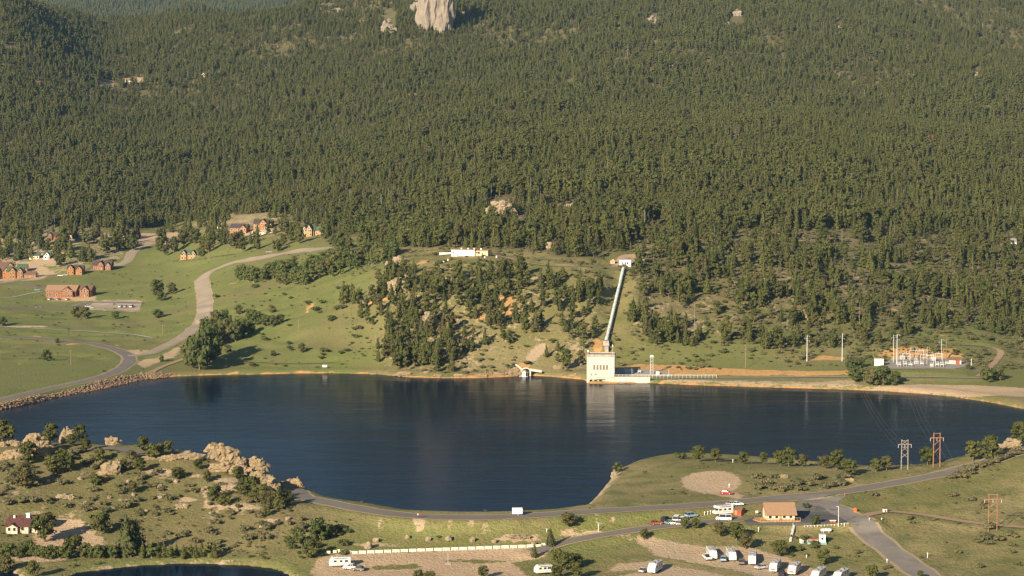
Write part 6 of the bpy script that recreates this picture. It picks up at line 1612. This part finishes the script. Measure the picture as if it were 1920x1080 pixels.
for u, v, rz, pt, typ, lab in [(165,576,30,'white_paint','sedan','white car at the left end of the car park, upper one'),(169,579,30,'white_paint','sedan','white car at the left end of the car park, lower one'),(227,577,70,'white_paint','suv','white car, leftmost at the right end of the car park'),(236,577,75,'blue_paint','suv','pale blue car at the right end of the car park'),(247,577,78,'white_paint','van','tall white van at the right end of the car park'),(242,577,75,'orange_paint','sedan','orange car between the blue car and the tall van'),(72,577,10,'dark_steel','sedan','dark car alone on the lower asphalt below the lodge'),(70,545,8,'teal_paint','sedan','pale green car on the road left of the lodge'),(95,563,60,'white_paint','suv','white car at the left corner of the lodge front'),(110,563,70,'silver_paint','sedan','silver car under the tree at the lodge front'),(127,563,70,'white_paint','sedan','white car at the lodge door'),(113,518,10,'white_paint','sedan','white car on the road left of the twin gabled house'),(122,517,10,'silver_paint','sedan','silver car on the road by the twin gabled house')]:
    car(u, v, R(rz), pt, lab, typ, group=GL if v > 520 else None)
car(504, 474, R(20), 'silver_paint', 'small grey car beside the road fork above the leafy thicket', 'sedan')
# box trailer on the dam
p = hit(970, 967); t = thing('box_trailer', 'white box trailer parked on the lake side of the dam road', 'trailer', p + Vector((0, .5, .1)), R(2))
b = MB(); b.box(-1.75, 1.75, -1.0, 1.0, .5, 2.5); b.build('body', 'white_paint', t, .06)
b = MB(); b.add([(-1.75,-.06,.5),(-2.9,-.06,.5),(-2.9,.06,.5),(-1.75,.06,.5),(-1.75,-.06,.62),(-2.9,-.06,.62),(-2.9,.06,.62),(-1.75,.06,.62)], [(0,3,2,1),(4,5,6,7),(0,1,5,4),(1,2,6,5),(2,3,7,6),(3,0,4,7)]); b.tube((-2.7,0,.5), (-2.7,0,0), .06, n=6); b.build('hitch', 'dark_steel', t)
wheels(t, (.2,), 2.0, .34); b = MB(); b.box(-1.7, 1.7, -1.015, -1.0, .55, .75); b.build('trim', 'silver_paint', t); b = MB(); b.box(1.75, 1.78, -.9, .9, .6, 2.4); b.build('door', 'silver_paint', t)
# road barriers along the dirt lot
bar = [(616,1038),(628,1036.5),(639,1035.5),(652,1037.5)] + [(663.5 + i * 15.75, 1038.2 - i * .58) for i in range(22)] + [(1009,1025.6),(1021,1023.2)]
bm_ = None
for i, (u, v) in enumerate(bar):
    p = hit(u, v); W = (7 if i < 2 else 13.4 if i < 4 else 14.2 if i < 26 else 12) * p.y / F
    lab = 'white concrete barrier in the long straight row along the dirt lot' if 3 < i < 26 else ['white barrier block at the far left end of the row','second short barrier block from the left end','slanted barrier at the left bend of the row','barrier just before the straight part of the row'][i] if i < 4 else ['last but one barrier, partly behind the dark pine','last barrier at the right end beside the pointed spruce'][i - 26]
    t = thing('barrier', lab, 'barrier', p, R([5,10,-14,-8][i] if i < 4 else (14 if i > 25 else 1.5)), 'white barriers along the dirt lot')
    b = MB(); b.add([(x, y, z) for x in (-W/2, W/2) for y, z in ((-.34,-.2),(-.34,.12),(-.16,.36),(-.12,.92),(.12,.92),(.16,.36),(.34,.12),(.34,-.2))], [tuple(range(7,-1,-1)), tuple(range(8,16))] + [(j, j+1, j+9, j+8) for j in range(7)]); b.build('block', 'white_concrete', t)
    b = MB(); b.box(-W*.3, -W*.3 + .35, -.37, -.3, -.2, .05); b.box(W*.3 - .35, W*.3, -.37, -.3, -.2, .05); b.build('drain_slot', 'black_paint', t)
# posts, drums, boards
for u, v, hp, label, m in [(1122,997,15,'pale post with a small box beside the campground road','white_paint'),(1367,914,7,'white post at the right rim of the round dirt clearing','white_paint'),(1374,868,7,'white post among the shoreline pines of the peninsula','white_paint'),(1630,976,5,'white post left of the dirt track entrance','white_paint'),(1653,975,4,'white post right of the dirt track entrance','white_paint'),(1739,1046,10,'white post alone on the right hand grass','white_paint'),(1663,1055,7,'thin white post beside the worn road','white_paint'),(1584,929,4,'orange post at the junction corner','orange_paint'),(1321,966,7,'white post left of the motorhome, first of three','white_paint'),(1327,965,7,'white post left of the motorhome, second of three','white_paint'),(1332,964,7,'white post left of the motorhome, third of three','white_paint'),(1583,987,5,'white and dark post at the corner of the asphalt lot','white_paint'),(1025,998,7,'white sign stake left of the lone crooked pine','white_paint'),(1422,997,9,'pale bent post below the office deck','white_paint'),(1512,1046,6,'thin stake below the hut','white_paint'),(548,928,5,'white stake where the dam road leaves the near hill','white_paint')]:
    p = hit(u, v); h = hp * p.y / F; t = thing('post', label, 'post', p); b = MB(); b.tube((0,0,-.3), (0,0,h*.8), .1, .09, 8); b.build('stake', m, t); b = MB(); b.box(-.16, .16, -.13, .13, h*.72, h); b.build('cap', m, t)
p = hit(1604, 960); t = thing('drum', 'bright orange drum on the grass beside the worn road', 'drum', p); b = MB(); b.tube((0,0,-.2), (0,0,1.25), .75, .68, 16); b.tube((0,0,1.25), (0,0,1.5), .68, .3, 16); b.build('body', 'orange_paint', t); b = MB(); b.tube((0,0,.5), (0,0,.72), .755, n=16); b.build('band', 'red_shed', t)
p = hit(1659, 961); t = thing('notice_booth', 'small white booth with a dark roof beside the dirt track', 'booth', p, R(15)); b = MB(); b.box(-.6, .6, -.5, .5, -.2, 1.4); b.build('wall', 'white_paint', t); b = MB(); b.box(-.75, .75, -.65, .65, 1.4, 1.6); b.build('roof', 'dark_roof', t); b = MB(); b.box(-.3, .3, -.54, -.5, .2, 1.1); b.build('door', 'red_shed', t)
p = hit(1572, 987); h = 38 * p.y / F; t = thing('utility_pole', 'grey pole at the lower corner of the asphalt lot', 'pole', p); b = MB(); b.tube((0,0,-1), (0,0,h), .16, .11, 8); b.build('shaft', 'steel', t); b = MB(); b.box(-.8, .1, -.1, .1, h - .1, h + .08); b.build('lamp_head', 'silver_paint', t)
p0, p1 = hit(1508, 988), hit(1590, 983); n = 14
t = thing('rail_fence', 'low white rail fence along the lower edge of the asphalt lot', 'fence', p0); b = MB(); b2 = MB()
for i in range(n):
    q = p0.lerp(p1, i / (n - 1)); q.z = gz(q.x, q.y); d = q - p0; b.box(d.x - .07, d.x + .07, d.y - .07, d.y + .07, d.z - .3, d.z + .55)
    if i:
        b2.tube(pd + Vector((0,0,.42)), d + Vector((0,0,.42)), .04, n=5)
    pd = d.copy()
b.build('post', 'white_paint', t)['kind'] = 'stuff'; b2.build('rail', 'white_paint', t)
p0, p1 = hit(1489, 986), hit(1482, 1016); t = thing('ramp', 'narrow white boardwalk going down the grass below the office', 'walkway', p0); b = MB(); d = p1 - p0; b.add([(-.35,0,.15),(.35,0,.15),(d.x+.35,d.y,d.z+.15),(d.x-.35,d.y,d.z+.15),(-.35,0,.3),(.35,0,.3),(d.x+.35,d.y,d.z+.3),(d.x-.35,d.y,d.z+.3)], [(0,3,2,1),(4,5,6,7),(0,1,5,4),(1,2,6,5),(2,3,7,6),(3,0,4,7)]); b.build('deck', 'white_paint', t); b = MB()
for k in (0, .33, .66, 1): b.tube((d.x*k - .35, d.y*k, d.z*k - .3), (d.x*k - .35, d.y*k, d.z*k + 1.1), .05, n=5)
b.tube((-.35,0,1.1), (d.x-.35,d.y,d.z+1.1), .04, n=5); b.build('railing', 'white_paint', t)
p = hit(609, 690); t = thing('sign_board', 'white sign board on the far shore left of the bank woods', 'sign', p, R(-8)); b = MB(); b.box(-1.3, 1.3, -.06, .06, .5, 1.7); b.build('board', 'white_paint', t); b = MB(); b.box(-1.1, -.98, .06, .16, -.3, 1.7); b.box(.98, 1.1, .06, .16, -.3, 1.7); b.build('post', 'pole_wood', t)
p = hit(1305, 1037)
for i in range(6):
    q = hit(1294 + i * 4.6, 1036.5 + (i % 2) * 1.5); o = tag(MB().tube((-1.0 + .2*(i%3), 0, .2), (1.1, .5*((i%2)*2-1), .25), .22, .18, 7).tube((-.7, .45, .2), (.6, .75, .22), .17, .15, 6).build('log', 'pole_wood'), 'grey log in the short row on the dirt left of the campers', 'log', 'logs on the dirt'); o.location = q
p = hit(744, 1052); 
p = hit(840, 1058); t = thing('utility_pole', 'thin pole on pale blocks in the middle of the dirt lot', 'pole', p); b = MB(); b.tube((0,0,0), (0,0,3.6), .08, .06, 6); b.build('shaft', 'steel', t)
b = MB(); b.box(-.9, .9, -.3, .3, -.2, .3); b.build('base_block', 'grey_concrete', t)
# two people on the dam road
def person(u, v, rz, label, cloth, legs, h=1.72, step=.16):
    p = hit(u, v); t = thing('person', label, 'person', p + Vector((0, 0, .18)), rz)
    k = h / 1.72
    V = [(0,0,.95),(0,0,1.15),(0,.01,1.38),(0,0,1.47),(0,-.02,1.56),(0,-.02,1.66), (.10,0,.90),(.11,-step,.50),(.12,-step*.6,.08),(.12,-step*.6-.16,.03), (-.10,0,.90),(-.11,step*.6,.50),(-.12,step,.08),(-.12,step-.16,.03), (.20,0,1.38),(.25,.04,1.10),(.24,-.10,.88),(.24,-.14,.80), (-.20,0,1.38),(-.25,-.02,1.10),(-.24,-.14,.90),(-.24,-.18,.82)]
    E = [(0,1),(1,2),(2,3),(3,4),(4,5),(0,6),(6,7),(7,8),(8,9),(0,10),(10,11),(11,12),(12,13),(2,14),(14,15),(15,16),(16,17),(2,18),(18,19),(19,20),(20,21)]
    rad = [.15,.13,.15,.06,.095,.085,.095,.065,.045,.04,.095,.065,.045,.04,.06,.045,.035,.04,.06,.045,.035,.04]
    me = bpy.data.meshes.new('body'); me.from_pydata([(x*k, y*k, z*k) for x, y, z in V], E, [])
    o = link('body', me, t); m = o.modifiers.new('skin', 'SKIN')
    for sv, r in zip(me.skin_vertices[0].data, rad): sv.radius = (r * k, r * k)
    me.skin_vertices[0].data[0].use_root = True
    s = o.modifiers.new('sub', 'SUBSURF'); s.levels = s.render_levels = 1
    dg = bpy.context.evaluated_depsgraph_get(); m2 = bpy.data.meshes.new_from_object(o.evaluated_get(dg)); o.modifiers.clear(); o.data = m2
    for q in ('skin', cloth, legs): m2.materials.append(MATS[q])
    for f in m2.polygons:
        z = f.center.z / k; x = abs(f.center.x)
        f.material_index = 0 if z > 1.45 or (x > .19 and z < .92) else (1 if z > .93 else 2)
        f.use_smooth = True
    b = MB(); b.ball((0, .0, 1.66*k), .118*k, 10, 0, .85); b.build('hair', 'dark_cloth', t)
    return t
person(784, 972, R(200), 'person in a white top walking along the dam road', 'white_cloth', 'dark_cloth'); person(790, 972, R(170), 'person in a red top walking along the dam road', 'red_cloth', 'dark_cloth')

# ------------------------------------------------------------------ air
b = MB(); b.box(-3300, 3300, -60, 7700, -14, 760)
hz = bpy.data.materials.new('haze'); hz.use_nodes = True
n = hz.node_tree.nodes; n.remove(n['Principled BSDF'])
pv = n.new('ShaderNodeVolumePrincipled')
pv.inputs['Color'].default_value = (.40, .68, 1.0, 1)
pv.inputs['Density'].default_value = 2.3e-5
hz.node_tree.links.new(pv.outputs[0], n['Material Output'].inputs['Volume'])
MATS['haze'] = hz
struct(b.build('haze', 'haze'), 'stuff')
